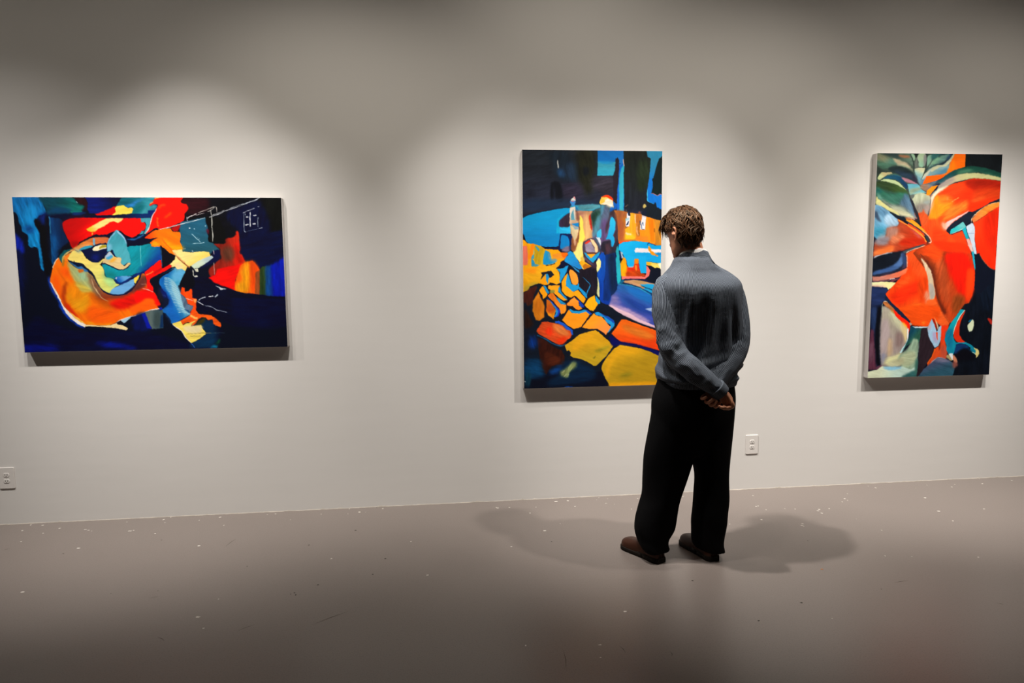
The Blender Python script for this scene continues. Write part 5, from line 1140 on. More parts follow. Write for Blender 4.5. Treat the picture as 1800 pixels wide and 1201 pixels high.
# ------------------------------------------------------------------ wall outlets
M_PLASTIC = mat('outlet_plastic', (.66, .63, .60, 1), .35, .4)
M_SLOT = mat('outlet_slot', (.03, .025, .02, 1), .8)
M_SCREW = mat('screw_paint', (.55, .52, .49, 1), .4, .4)
def outlet(x, z, label):
    root = tag(empty('wall_outlet', (x, 0, z)), label, 'outlet')
    w, h, t = .0445, .0665, .0065
    vs, fs = [], []
    for (o, y) in ((0, 0), (0, -.0042), (-.0022, -t)):
        for k in range(24):
            a = math.radians(k * 15); c, s = math.cos(a), math.sin(a); r = .005
            vs.append(((w + o - r) * (1 if c > 1e-6 else -1 if c < -1e-6 else 0) + r * c if abs(c) > 1e-6 else 0, y, (h + o - r) * (1 if s > 1e-6 else -1 if s < -1e-6 else 0) + r * s if abs(s) > 1e-6 else 0))
    for r in range(2):
        for k in range(24): fs.append((r * 24 + k, r * 24 + (k + 1) % 24, r * 24 + 24 + (k + 1) % 24, r * 24 + 24 + k))
    # cardinal points of the outline sit on the straight edges
    for i, (px, py, pz) in enumerate(vs):
        k = i % 24; o = (0, 0, -.0022)[i // 24]
        if k == 0: vs[i] = (w + o, py, 0)
        if k == 12: vs[i] = (-w - o, py, 0)
        if k == 6: vs[i] = (0, py, h + o)
        if k == 18: vs[i] = (0, py, -h - o)
    fs.append(tuple(range(48, 72)))
    obj('cover_plate', vs, fs, M_PLASTIC, root)
    for dz in (.0192, -.0192):
        vs, fs = [], []
        for (o, y) in ((.0012, -t + .0004), (0, -t - .0016), (-.0012, -t - .0022)):
            for k in range(28):
                a = 2 * math.pi * k / 28; vs.append(((.0172 + o) * math.cos(a), y, dz + max(-.0122 - o, min(.0122 + o, (.0172 + o) * math.sin(a)))))
        for r in range(2):
            for k in range(28): fs.append((r * 28 + k, r * 28 + (k + 1) % 28, r * 28 + 28 + (k + 1) % 28, r * 28 + 28 + k))
        fs.append(tuple(range(56, 84)))
        rc = obj('receptacle', vs, fs, M_PLASTIC, root)
        for (dx, hh) in ((-.0064, .0046), (.0064, .0038)):
            obj('slot', *box(dx - .0013, dx + .0013, -t - .0026, -t - .0018, dz + .0018 - hh, dz + .0018 + hh), M_SLOT, rc)
        gv = [(.0026 * math.cos(2 * math.pi * k / 12), y, dz - .0078 + .0028 * max(-.75, math.sin(2 * math.pi * k / 12))) for y in (-t - .0018, -t - .0026) for k in range(12)]
        obj('ground_hole', gv, [tuple(range(12, 24))] + [(k, (k + 1) % 12, 12 + (k + 1) % 12, 12 + k) for k in range(12)], M_SLOT, rc)
    sv = [(.0032 * r * math.cos(2 * math.pi * k / 12), y, .0032 * r * math.sin(2 * math.pi * k / 12)) for (r, y) in ((1, -t + .0005), (1, -t - .0008), (.6, -t - .0014)) for k in range(12)]
    obj('screw', sv, [tuple(range(24, 36))] + [(r * 12 + k, r * 12 + (k + 1) % 12, r * 12 + 12 + (k + 1) % 12, r * 12 + 12 + k) for r in range(2) for k in range(12)], M_SCREW, root)
outlet(2.161, .3200, 'white wall outlet low on the wall between the person and the red painting')
outlet(-2.628, .2960, 'white wall outlet low on the wall left of the wide navy painting')

# ------------------------------------------------------------------ the person
TORSO = [(1.362,-1.000,0.931,0.184,0.155), (1.360,-1.000,0.949,0.194,0.158), (1.355,-1.000,0.989,0.204,0.158), (1.374,-0.988,1.062,0.204,0.146), (1.387,-0.985,1.151,0.200,0.146), (1.379,-0.995,1.272,0.203,0.152), (1.370,-1.005,1.376,0.204,0.160), (1.365,-1.000,1.435,0.204,0.162), (1.366,-0.985,1.472,0.192,0.148), (1.363,-0.965,1.508,0.161,0.124), (1.349,-0.965,1.537,0.124,0.110), (1.342,-0.962,1.558,0.105,0.102), (1.339,-0.960,1.576,0.094,0.094), (1.339,-0.958,1.591,0.082,0.082)]
SLEEVE_L = [(1.235,-0.975,1.462,0.054), (1.197,-0.990,1.428,0.069), (1.172,-1.030,1.336,0.068), (1.175,-1.070,1.222,0.064), (1.186,-1.100,1.144,0.062), (1.212,-1.130,1.084,0.060), (1.261,-1.165,1.038,0.057), (1.324,-1.185,0.985,0.050), (1.368,-1.195,0.948,0.045), (1.399,-1.200,0.923,0.043), (1.408,-1.200,0.914,0.041)]
SLEEVE_R = [(1.518,-0.935,1.446,0.050), (1.558,-0.945,1.407,0.064), (1.574,-0.970,1.312,0.066), (1.574,-1.010,1.210,0.063), (1.559,-1.040,1.135,0.060), (1.517,-1.075,1.069,0.057), (1.457,-1.110,1.008,0.052), (1.405,-1.135,0.958,0.046), (1.373,-1.150,0.926,0.042), (1.364,-1.150,0.915,0.040)]
LEG_L = [(1.278,-1.010,1.037,0.101,0.120), (1.262,-1.010,0.888,0.127,0.122), (1.253,-1.010,0.797,0.132,0.120), (1.235,-1.010,0.677,0.134,0.115), (1.213,-1.005,0.554,0.131,0.110), (1.193,-1.000,0.430,0.116,0.108), (1.174,-1.000,0.338,0.103,0.104), (1.156,-1.000,0.277,0.103,0.104), (1.141,-1.000,0.209,0.106,0.106), (1.133,-1.000,0.153,0.103,0.108), (1.122,-1.000,0.106,0.087,0.108), (1.121,-1.010,0.073,0.079,0.106), (1.135,-1.015,0.046,0.076,0.104)]
LEG_R = [(1.444,-1.000,1.032,0.095,0.120), (1.441,-1.000,0.880,0.119,0.122), (1.438,-1.000,0.789,0.121,0.120), (1.436,-1.000,0.667,0.117,0.115), (1.440,-1.005,0.545,0.102,0.110), (1.446,-1.010,0.437,0.087,0.105), (1.446,-1.015,0.330,0.091,0.102), (1.440,-1.020,0.223,0.091,0.100), (1.434,-1.020,0.129,0.086,0.100), (1.429,-1.025,0.077,0.080,0.100), (1.439,-1.030,0.044,0.079,0.098)]
def smoothrows(R, k):
    """Catmull-Rom resample of a table of rows"""
    R = np.array(R, float); n = len(R); out = []
    for i in range(n - 1):
        a, b, c, d = R[max(i - 1, 0)], R[i], R[i + 1], R[min(i + 2, n - 1)]
        for s in range(k):
            t = s / k; out.append(.5 * (2 * b + (c - a) * t + (2 * a - 5 * b + 4 * c - d) * t * t + (3 * b - a - 3 * c + d) * t ** 3))
    out.append(R[-1]); return np.array(out)
def superell(al, e):
    c, s = math.cos(al), math.sin(al)
    return math.copysign(abs(c) ** (2 / e), c), math.copysign(abs(s) ** (2 / e), s)
def loft_rows(rows, theta, n=72, e=2.3, k=5, wr=None, cap=True, view=math.radians(20)):
    """stacked body rings: centre, half width seen from the side we know, half depth; theta turns the body"""
    R = smoothrows(rows, k); V, Fc, U = [], [], []
    ph = theta + view; m = len(R)
    rt = np.array([math.cos(theta), math.sin(theta), 0]); fw = np.array([-math.sin(theta), math.cos(theta), 0])
    for i, (x, y, z, hw, b) in enumerate(R):
        b = min(b, hw * 1.25); a = math.sqrt(max(hw * hw - (b * math.sin(ph)) ** 2, (.55 * hw) ** 2)) / math.cos(ph)
        for j in range(n):
            al = 2 * math.pi * j / n; c, s = superell(al, e)
            d = wr(al, z, i / (m - 1)) if wr else 0
            q = np.array([x, y, z]) + rt * c * (a + d) + fw * s * (b + d)
            if wr: q[2] += d * .25
            V.append(q)
    mid = [np.array(V[(m // 2) * n + j]) for j in range(n)]; arc = [0.0]            # weave follows the girth of the middle ring
    for j in range(1, n): arc.append(arc[-1] + float(np.linalg.norm(mid[j] - mid[j - 1])))
    U = arc * m
    for i in range(m - 1):
        for j in range(n): Fc.append((i * n + j, i * n + (j + 1) % n, (i + 1) * n + (j + 1) % n, (i + 1) * n + j))
    if cap:
        Fc.append(tuple(range(n))[::-1]); Fc.append(tuple((m - 1) * n + j for j in range(n)))
    return V, Fc, U
def tube(path, n=40, k=5, wr=None, flat=None, up=(0, 0, 1), cap=True):
    """round tube along (x, y, z, radius) points"""
    R = smoothrows(path, k); V, Fc, U = [], [], []; m = len(R); P = R[:, :3]
    T = np.gradient(P, axis=0); T /= np.linalg.norm(T, axis=1)[:, None]
    nrm = np.cross(T[0], np.array(up, float)); 
    if np.linalg.norm(nrm) < 1e-3: nrm = np.cross(T[0], [1, 0, 0])
    nrm /= np.linalg.norm(nrm); s = 0
    for i in range(m):
        nrm = nrm - T[i] * nrm.dot(T[i]); nrm /= np.linalg.norm(nrm); bn = np.cross(T[i], nrm)
        if i: s += np.linalg.norm(P[i] - P[i - 1])
        for j in range(n):
            al = 2 * math.pi * j / n; r = R[i, 3] + (wr(al, s, i / (m - 1)) if wr else 0)
            V.append(P[i] + (nrm * math.cos(al) + bn * math.sin(al) * (flat or 1)) * r); U.append(al * .056)
    for i in range(m - 1):
        for j in range(n): Fc.append((i * n + j, i * n + (j + 1) % n, (i + 1) * n + (j + 1) % n, (i + 1) * n + j))
    if cap:
        Fc.append(tuple(range(n))[::-1]); Fc.append(tuple((m - 1) * n + j for j in range(n)))
    return V, Fc, U
def merge(parts):
    V, Fc, U = [], [], []
    for v, f, u in parts:
        b = len(V); V += [tuple(map(float, q)) for q in v]; Fc += [tuple(i + b for i in q) for q in f]; U += list(u)
    return V, Fc, U
def remeshed(name, V, Fc, voxel, m, parent, smooth_it=6, fac=.5):
    """one continuous surface grown over overlapping shapes"""
    o = obj(name, V, Fc, m, parent, True)
    r = o.modifiers.new('r', 'REMESH'); r.mode = 'VOXEL'; r.voxel_size = voxel; r.use_smooth_shade = True
    s = o.modifiers.new('s', 'SMOOTH'); s.iterations = smooth_it; s.factor = fac
    dg = bpy.context.evaluated_depsgraph_get(); me = bpy.data.meshes.new_from_object(o.evaluated_get(dg)); me.name = name
    o.modifiers.clear(); o.data = me
    if m and not me.materials: me.materials.append(m)
    me.polygons.foreach_set('use_smooth', [True] * len(me.polygons))
    return o
def mound(x, x0, w): return math.exp(-((x - x0) / w) ** 2)
def ss(a, b, x):
    t = min(max((x - a) / (b - a), 0), 1); return t * t * (3 - 2 * t)
_g = np.random.default_rng(11).random((40, 40))
def vn(x, y):
    xi, yi = math.floor(x), math.floor(y); fx, fy = x - xi, y - yi; fx *= fx * (3 - 2 * fx); fy *= fy * (3 - 2 * fy)
    g = lambda a, b: _g[a % 40, b % 40]
    return (g(xi, yi) * (1 - fx) + g(xi + 1, yi) * fx) * (1 - fy) + (g(xi, yi + 1) * (1 - fx) + g(xi + 1, yi + 1) * fx) * fy - .5

PERSON = tag(empty('person', (1.30, -1.0, 0)), 'person in a striped navy jacket and black trousers, hands clasped behind the back', 'person')
OFF = Vector((-1.30, 1.0, 0))
TH = math.radians(9)

M_SKIN = mat('skin', (.48, .205, .115, 1), .5, .3, bump=(260, .15, .001), noise=(30, .12))
M_TROUSERS = mat('black_wool', (.0045, .0045, .005, 1), .95, .05, bump=(300, .3, .001))
M_LEATHER = mat('brown_leather', (.042, .014, .007, 1), .42, .18, bump=(90, .2, .001), noise=(25, .35))
M_SOLE = mat('dark_rubber', (.010, .007, .005, 1), .7, .15)
M_TEE = mat('white_cotton', (.75, .73, .70, 1), .9, .1, bump=(400, .3, .001))
M_LACE = mat('dark_lace', (.02, .012, .008, 1), .8, .1)

def stripe_material():
    m = bpy.data.materials.new('striped_cotton'); m.use_nodes = True; nt = m.node_tree; b = nt.nodes['Principled BSDF']
    b.inputs['Roughness'].default_value = .9; b.inputs['Specular IOR Level'].default_value = .1
    a = nt.nodes.new('ShaderNodeAttribute'); a.attribute_name = 'weave'
    s = nt.nodes.new('ShaderNodeMath'); s.operation = 'SINE'; k = nt.nodes.new('ShaderNodeMath'); k.operation = 'MULTIPLY'; k.inputs[1].default_value = 2 * math.pi / .0062
    nt.links.new(a.outputs['Fac'], k.inputs[0]); nt.links.new(k.outputs[0], s.inputs[0])
    cr = nt.nodes.new('ShaderNodeValToRGB'); cr.color_ramp.elements[0].position = .35; cr.color_ramp.elements[0].color = (.007, .009, .014, 1)
    cr.color_ramp.elements[1].position = .72; cr.color_ramp.elements[1].color = (.175, .20, .24, 1)
    mr = nt.nodes.new('ShaderNodeMapRange'); mr.inputs[1].default_value = -1
    nt.links.new(s.outputs[0], mr.inputs[0]); nt.links.new(mr.outputs[0], cr.inputs[0]); nt.links.new(cr.outputs[0], b.inputs['Base Color'])
    tc = nt.nodes.new('ShaderNodeTexCoord'); n = nt.nodes.new('ShaderNodeTexNoise'); n.inputs['Scale'].default_value = 22; n.inputs['Detail'].default_value = 4
    nt.links.new(tc.outputs['Object'], n.inputs['Vector'])
    bp = nt.nodes.new('ShaderNodeBump'); bp.inputs['Strength'].default_value = .5; bp.inputs['Distance'].default_value = .006
    nt.links.new(n.outputs['Fac'], bp.inputs['Height']); nt.links.new(bp.outputs['Normal'], b.inputs['Normal'])
    return m
M_JACKET = stripe_material()
def local(V): return [tuple(Vector(q) + OFF) for q in V]
def cloth(name, parts, parent, seam=0.0, sub=1):
    V, Fc, U = merge(parts); o = obj(name, local(V), Fc, M_JACKET, parent, True)
    at = o.data.attributes.new('weave', 'FLOAT', 'POINT'); at.data.foreach_set('value', np.array(U, np.float32))
    return o

# --- trousers: wide legs grown together at the seat
def leg_wr(seed):
    def w(al, z, t):
        lo = ss(.45, .05, z)
        return .006 * vn(al * 2.2 + seed, z * 5) + lo * .010 * vn(al * 1.5 + seed, z * 16) + .008 * lo * math.cos(3 * al + seed)
    return w
SEAT = [(1.352, -1.0, 1.02, .170, .11), (1.348, -1.0, .94, .190, .130), (1.343, -1.0, .86, .208, .150), (1.342, -1.0, .78, .210, .150), (1.340, -1.0, .70, .200, .14), (1.338, -1.0, .62, .165, .115), (1.336, -1.0, .56, .10, .09)]
parts = [loft_rows(LEG_L, TH, 48, 2.1, 4, leg_wr(1)), loft_rows(LEG_R, TH, 48, 2.1, 4, leg_wr(5)), loft_rows(SEAT, TH, 48, 2.3, 4)]
V, Fc, U = merge(parts)
remeshed('trousers', local(V), Fc, .009, M_TROUSERS, PERSON, 5)

# --- shoes
def shoe(hx, hy, ang, name_label):
    L = .278; c, s = math.cos(ang), math.sin(ang)
    def place(p): return (hx + p[0] * c - p[1] * s - 1.30, hy + p[0] * s + p[1] * c + 1.0, p[2])
    # y, half width, top height, x shift
    S = [(.0, .020, .062, 0), (.006, .030, .074, 0), (.025, .036, .080, 0), (.06, .037, .086, 0), (.10, .038, .088, .001), (.14, .043, .082, .002), (.18, .049, .072, .003), (.215, .052, .066, .003), (.24, .050, .063, .002), (.258, .042, .058, 0), (.271, .029, .050, -.002), (.278, .013, .040, -.003)]
    R = smoothrows(S, 3); V, Fc = [], []; n = 20
    for (y, w, h, dx) in R:
        for j in range(n):
            a = math.pi * j / (n - 1); cc, q = superell(a, 2.6)
            V.append(place((dx + w * cc, y, .020 + (h - .020) * q)))
    m = len(R)
    for i in range(m - 1):
        for j in range(n - 1): Fc.append((i * n + j, i * n + j + 1, (i + 1) * n + j + 1, (i + 1) * n + j))
    Fc.append(tuple(range(n))); Fc.append(tuple((m - 1) * n + j for j in range(n))[::-1])
    up = tag(obj('shoe', V, Fc, M_LEATHER, PERSON, True), name_label)
    # welted sole with a separate heel block
    def slab(rows, z0, z1, grow):
        V, Fc = [], []; R = smoothrows(rows, 2); m = len(R); lv = ((z0, -.002), (z0 + .002, 0), (z1 - .002, 0), (z1, -.0015))
        for (z, o) in lv:
            for (y, w, h, dx) in R: V.append(place((dx - (w + grow + o), y + (-.005 if y < .004 else 0), z)))
            for (y, w, h, dx) in R[::-1]: V.append(place((dx + (w + grow + o), y + (-.005 if y < .004 else 0), z)))
        n = 2 * m
        for r in range(len(lv) - 1):
            for j in range(n): Fc.append((r * n + j, r * n + (j + 1) % n, (r + 1) * n + (j + 1) % n, (r + 1) * n + j))
        Fc.append(tuple(range(n))[::-1]); Fc.append(tuple((len(lv) - 1) * n + j for j in range(n)))
        return V, Fc
    obj('sole', *slab(S[4:], 0, .022, .006), M_SOLE, up, True)
    obj('sole_waist', *slab(S[:6], .016, .027, .004), M_SOLE, up, True)
    obj('heel', *slab(S[:5], 0, .020, .005), M_SOLE, up, True)
    for k in range(4):
        y = .125 + .016 * k; h = float(np.interp(y, [q[0] for q in S], [q[2] for q in S]))
        v, f, u = tube([(-.022, y - .004, h - .012, .002), (0, y, h + .001, .0022), (.022, y + .004, h - .012, .002)], 6, 3)
        obj('lace', [place(p) for p in v], f, M_LACE, up, True)
    return up
shoe(1.150, -1.085, math.radians(27), 'brown leather shoe on the left foot')
shoe(1.432, -1.100, math.radians(13), 'brown leather shoe on the right foot')
# --- jacket
def torso_wr(al, z, t):
    back = ss(-.2, .6, -math.sin(al))                      # strongest on the back
    x = math.degrees(al) % 360                              # 180 left side, 270 back, 360 right side
    hang = ss(.93, 1.02, z); d = 0.0
    for (x0, slope, wd, amp, top, full) in ((262, 18, 6, .013, 1.49, 1.30), (249, 26, 8, -.012, 1.44, 1.24), (284, -6, 7, .009, 1.42, 1.22), (305, -22, 8, .011, 1.46, 1.27), (295, -14, 5, -.008, 1.38, 1.18), (229, 30, 7, .009, 1.47, 1.33), (274, 4, 4, -.006, 1.33, 1.12), (318, -30, 6, .007, 1.43, 1.30)):
        d += amp * mound(x, x0 + slope * (z - 1.2) * 2, wd) * ss(top, full, z) * hang      # folds that fan down from the shoulders
    bunch = ss(1.12, 1.0, z) * ss(.935, .965, z)
    d += bunch * (.014 * vn(al * 3, z * 26) + .010 * math.sin(z * 90 + 3 * math.sin(al * 2)))
    d += .010 * vn(al * 2.5 + 3, z * 9) + .005 * vn(al * 6, z * 5)
    return d * (.35 + .65 * back)
def sleeve_wr(seed, elbow):
    def w(al, s, t):
        near = .45 + mound(s, elbow, .11) + .6 * mound(s, elbow + .17, .09)
        diag = s * 30 + 1.3 * math.sin(al + seed)
        rid = (1 - abs(2 * vn(al * 1.2 + seed, diag))) ** 3          # sharp creases running across the arm
        return near * (.011 * (rid - .35) + .008 * vn(al * 2.6 + seed, s * 34)) * (.45 + .55 * math.cos(al + 2.2 * seed)) + .006 * vn(al * 2 + seed, s * 7)
    return w
body_part = loft_rows(TORSO, TH, 128, 2.35, 7, torso_wr, cap=False)
jacket = cloth('jacket', [body_part], PERSON)
sl = tube(SLEEVE_L, 56, 7, sleeve_wr(0.6, .34)); sr = tube(SLEEVE_R, 56, 7, sleeve_wr(2.4, .33))
cloth('sleeve', [sl], jacket); cloth('sleeve', [sr], jacket)
# hem band and cuffs
hem = loft_rows([(1.362, -1.0, .925, .190, .157), (1.361, -1.0, .931, .194, .160), (1.360, -1.0, .950, .199, .164), (1.360, -1.0, .956, .196, .161)], TH, 96, 2.35, 3, cap=False)
cloth('hem_band', [hem], jacket)
for pth in (SLEEVE_L, SLEEVE_R):
    a, b = np.array(pth[-2]), np.array(pth[-1]); d = (b - a)[:3]; d /= np.linalg.norm(d); e = a.copy(); q = a.copy(); e[:3] = a[:3] - d * .030; q[:3] = b[:3] + d * .004
    mid = a.copy(); e[3] = a[3] + .0045; mid[3] = a[3] + .003; q[3] = b[3] + .002
    cloth('cuff', [tube([tuple(e), tuple(mid), tuple(q)], 40, 4)], jacket)
# collar: a band round the neck, tipped forward
def band(cx, cy, cz, ra, rb, h, flare, tilt, a0, a1, th, n=48):
    V, Fc, U = [], [], []; ct, st = math.cos(tilt), math.sin(tilt); c, s = math.cos(TH), math.sin(TH); prof = ((0, flare, 0), (.35, flare * .5, 0), (.8, .1 * flare, 0), (1, 0, 0), (1, -th, 0), (.5, -th + flare * .3, 0), (0, -th + flare, 0))
    for i in range(n + 1):
        al = math.radians(a0 + (a1 - a0) * i / n)
        for (t, o, _) in prof:
            x, y, z = (ra + o) * math.cos(al), (rb + o) * math.sin(al), h * t
            y, z = y * ct + z * st, -y * st + z * ct
            V.append((cx + x * c - y * s, cy + x * s + y * c, cz + z)); U.append((h * t))
    k = len(prof)
    for i in range(n):
        for j in range(k): Fc.append((i * k + j, (i + 1) * k + j, (i + 1) * k + (j + 1) % k, i * k + (j + 1) % k))
    Fc.append(tuple(range(k))); Fc.append(tuple(n * k + j for j in range(k))[::-1])
    return V, Fc, U
cloth('collar', [band(1.356, -.958, 1.530, .084, .079, .072, .0225, math.radians(22), 122, 418, .006)], jacket)
V, Fc, U = band(1.352, -.955, 1.562, .0745, .0715, .050, .002, math.radians(22), 0, 360, .004)
obj('tee_collar', local(V), Fc, M_TEE, PERSON, True)

# --- body: head, neck, trunk, arms and hands in one surface
HC = Vector((1.303, -.925, 1.724)); HYAW = math.radians(18); HTILT = math.radians(-17)
HM = Matrix.Translation(HC) @ Matrix.Rotation(HYAW, 4, 'Z') @ Matrix.Rotation(HTILT, 4, 'X')
def head_pts(P): return [tuple(HM @ Vector(p)) for p in P]
HEAD = [(.122, .012, -.022, .020), (.116, .035, -.05, .040), (.098, .064, -.080, .060), (.065, .087, -.098, .072), (.025, .094, -.102, .0765), (-.015, .091, -.096, .0745), (-.045, .090, -.084, .070), (-.072, .091, -.060, .063), (-.094, .091, -.030, .055), (-.112, .088, .004, .042), (-.122, .076, .030, .026)]
def head_loft(grow=0.0, zmin=-1):
    R = smoothrows(HEAD, 3); V, Fc = [], []; n = 48; R = [r for r in R if r[0] > zmin]
    for (z, yf, yb, w) in R:
        for j in range(n):
            al = 2 * math.pi * j / n; c, s = superell(al, 2.15); cy = (yf + yb) / 2; h = (yf - yb) / 2
            V.append(((w + grow) * c * (1 - .10 * max(s, 0)), cy + (h + grow) * s, z + (grow if z > .05 else 0)))
    m = len(R)
    for i in range(m - 1):
        for j in range(n): Fc.append((i * n + j, (i + 1) * n + j, (i + 1) * n + (j + 1) % n, i * n + (j + 1) % n))
    Fc.append(tuple(range(n))); Fc.append(tuple((m - 1) * n + j for j in range(n))[::-1])
    return head_pts(V), Fc, [0] * len(V)
def htube(P, n=12, k=3, flat=None, up=(0, 0, 1)):
    v, f, u = tube(P, n, k, flat=flat, up=up); return head_pts(v), f, u
parts = [head_loft()]
parts += [htube([(0, .086, .012, .008), (0, .098, -.01, .010), (0, .110, -.034, .0125), (0, .104, -.044, .013), (0, .09, -.048, .012)])]     # nose
parts += [htube([(-.010, .102, -.042, .008), (.010, .102, -.042, .008)], 10), htube([(-.02, .088, -.068, .006), (0, .095, -.067, .0075), (.02, .088, -.068, .006)], 10), htube([(-.018, .087, -.078, .006), (0, .093, -.079, .008), (.018, .087, -.078, .006)], 10)]   # nostrils, lips
parts += [htube([(-.05, .075, .026, .008), (-.03, .090, .03, .009), (0, .094, .026, .008), (.03, .090, .03, .009), (.05, .075, .026, .008)], 10)]       # brow
parts += [htube([(-.016, .086, -.104, .016), (.016, .086, -.104, .016)], 10)]                                                                             # chin
for s in (-1, 1):   # ears: rim, lobe, shell
    ez = -.020
    parts += [htube([(s * .074, -.004, ez + -.012, .006), (s * .080, -.016, ez + .018, .006), (s * .086, -.032, ez + .030, .006), (s * .088, -.046, ez + .016, .006), (s * .084, -.042, ez + -.010, .006), (s * .078, -.026, ez + -.030, .007), (s * .073, -.014, ez + -.034, .007), (s * .071, -.008, ez + -.022, .006)], 10)]
    parts += [htube([(s * .066, -.018, ez + -.002, .018), (s * .078, -.026, ez + .004, .019), (s * .081, -.028, ez + .006, .014)], 12)]
parts += [tube([(1.366, -.985, 1.46, .064), (1.358, -.970, 1.54, .059), (1.344, -.950, 1.62, .056), (1.330, -.938, 1.69, .056)], 24, 4)]                   # neck
parts += [loft_rows([(x, y, z, hw * .72, b * .72) for (x, y, z, hw, b) in TORSO], TH, 32, 2.2, 3)]
parts += [loft_rows([(x, y, z, hw * .78, b * .78) for (x, y, z, hw, b) in SEAT], TH, 32, 2.2, 3)]
for LG, shx, shy in ((LEG_L, 1.118, -1.02), (LEG_R, 1.42, -1.035)):
    parts += [tube([(LG[1][0], LG[1][1], .86, .085), (LG[4][0], LG[4][1], .55, .066), (LG[5][0], LG[5][1], .44, .052), (LG[7][0], LG[7][1], .28, .048), (shx, shy, .10, .036), (shx, shy, .055, .034)], 20, 3)]
for SLV in (SLEEVE_L, SLEEVE_R): parts += [tube([(x, y, z, max(r * .66, .029)) for (x, y, z, r) in SLV], 20, 3)]
# hands: palm, four fingers of different length and a thumb on each
HANDS = []
def finger(P, r): return tube([(*p, r * q) for p, q in zip(P, (1.12, 1.06, 1.0, .92, .80))], 12, 4)
HANDS.append(tube([(*(1.3958,-1.2000,0.9255),.027),(*(1.4070,-1.2020,0.9140),.028),(*(1.4238,-1.2050,0.8940),.031),(*(1.4382,-1.2070,0.8739),.030),(*(1.4468,-1.2080,0.8623),.024)],20,4,flat=.62,up=(0,-1,0)))
HANDS.append(finger([(1.4538,-1.2050,0.8759),(1.4628,-1.2120,0.8597),(1.4577,-1.2240,0.8479),(1.4406,-1.2360,0.8451),(1.4269,-1.2400,0.8520)],0.0088))
HANDS.append(finger([(1.4441,-1.2070,0.8708),(1.4498,-1.2150,0.8521),(1.4384,-1.2280,0.8407),(1.4183,-1.2400,0.8438),(1.4047,-1.2440,0.8535)],0.0092))
HANDS.append(finger([(1.4319,-1.2080,0.8685),(1.4343,-1.2170,0.8501),(1.4199,-1.2300,0.8417),(1.4008,-1.2400,0.8444),(1.3905,-1.2430,0.8538)],0.0088))
HANDS.append(finger([(1.4171,-1.2080,0.8719),(1.4160,-1.2180,0.8566),(1.4026,-1.2290,0.8478),(1.3874,-1.2370,0.8499),(1.3771,-1.2400,0.8593)],0.0078))
HANDS.append(finger([(1.4173,-1.2120,0.9184),(1.4300,-1.2240,0.9001),(1.4415,-1.2320,0.8813),(1.4489,-1.2360,0.8648),(1.4561,-1.2340,0.8470)],.0105))
HANDS.append(tube([(*(1.3805,-1.1450,0.9310),.026),(*(1.3728,-1.1500,0.9175),.028),(*(1.3719,-1.1600,0.8990),.031),(*(1.3749,-1.1680,0.8830),.030),(*(1.3764,-1.1720,0.8721),.024)],20,4,flat=.6,up=(0,-1,0)))
HANDS.append(finger([(1.3401,-1.1650,0.9009),(1.3194,-1.1800,0.8927),(1.3105,-1.1950,0.8871),(1.3160,-1.2100,0.8926),(1.3280,-1.2160,0.9018)],0.0088))
HANDS.append(finger([(1.3540,-1.1680,0.8866),(1.3354,-1.1850,0.8730),(1.3340,-1.2030,0.8678),(1.3423,-1.2180,0.8761),(1.3570,-1.2240,0.8910)],0.0094))
HANDS.append(finger([(1.3712,-1.1700,0.8777),(1.3551,-1.1880,0.8614),(1.3536,-1.2060,0.8535),(1.3651,-1.2200,0.8644),(1.3768,-1.2260,0.8822)],0.0092))
HANDS.append(finger([(1.3891,-1.1700,0.8714),(1.3760,-1.1880,0.8521),(1.3778,-1.2050,0.8439),(1.3866,-1.2180,0.8576),(1.3954,-1.2240,0.8756)],0.0082))
HANDS.append(finger([(1.3997,-1.1500,0.9138),(1.4212,-1.1550,0.9257),(1.4347,-1.1650,0.9270),(1.4423,-1.1750,0.9227),(1.4462,-1.1800,0.9148)],.0105))
V, Fc, U = merge(parts + HANDS)
remeshed('body', local(V), Fc, .0042, M_SKIN, PERSON, 3, .4)
M_EYE = mat('eye_white', (.7, .68, .64, 1), .2, .5); M_NAIL = mat('nail', (.60, .33, .24, 1), .3, .5)
for s in (-1, 1):
    v, f, u = htube([(s * .031, .066, .008, .004), (s * .031, .072, .008, .011), (s * .031, .082, .008, .0125), (s * .031, .0915, .008, .006)], 16)
    ey = obj('eye', local(v), f, M_EYE, PERSON, True)
    v, f, u = htube([(s * .031, .0885, .0065, .0058), (s * .031, .0925, .0060, .0050), (s * .031, .0940, .0058, .002)], 14)
    obj('iris', local(v), f, M_LACE, ey, True)
M_LIP = mat('lip_skin', (.36, .11, .075, 1), .45, .35)
v, f, u = merge([htube([(-.022, .0885, -.0705, .003), (-.008, .0985, -.0655, .0055), (0, .100, -.067, .005), (.008, .0985, -.0655, .0055), (.022, .0885, -.0705, .003)], 10), htube([(-.020, .0885, -.0735, .003), (0, .0985, -.078, .0065), (.020, .0885, -.0735, .003)], 10)])
obj('lips', local(v), f, M_LIP, PERSON, True)

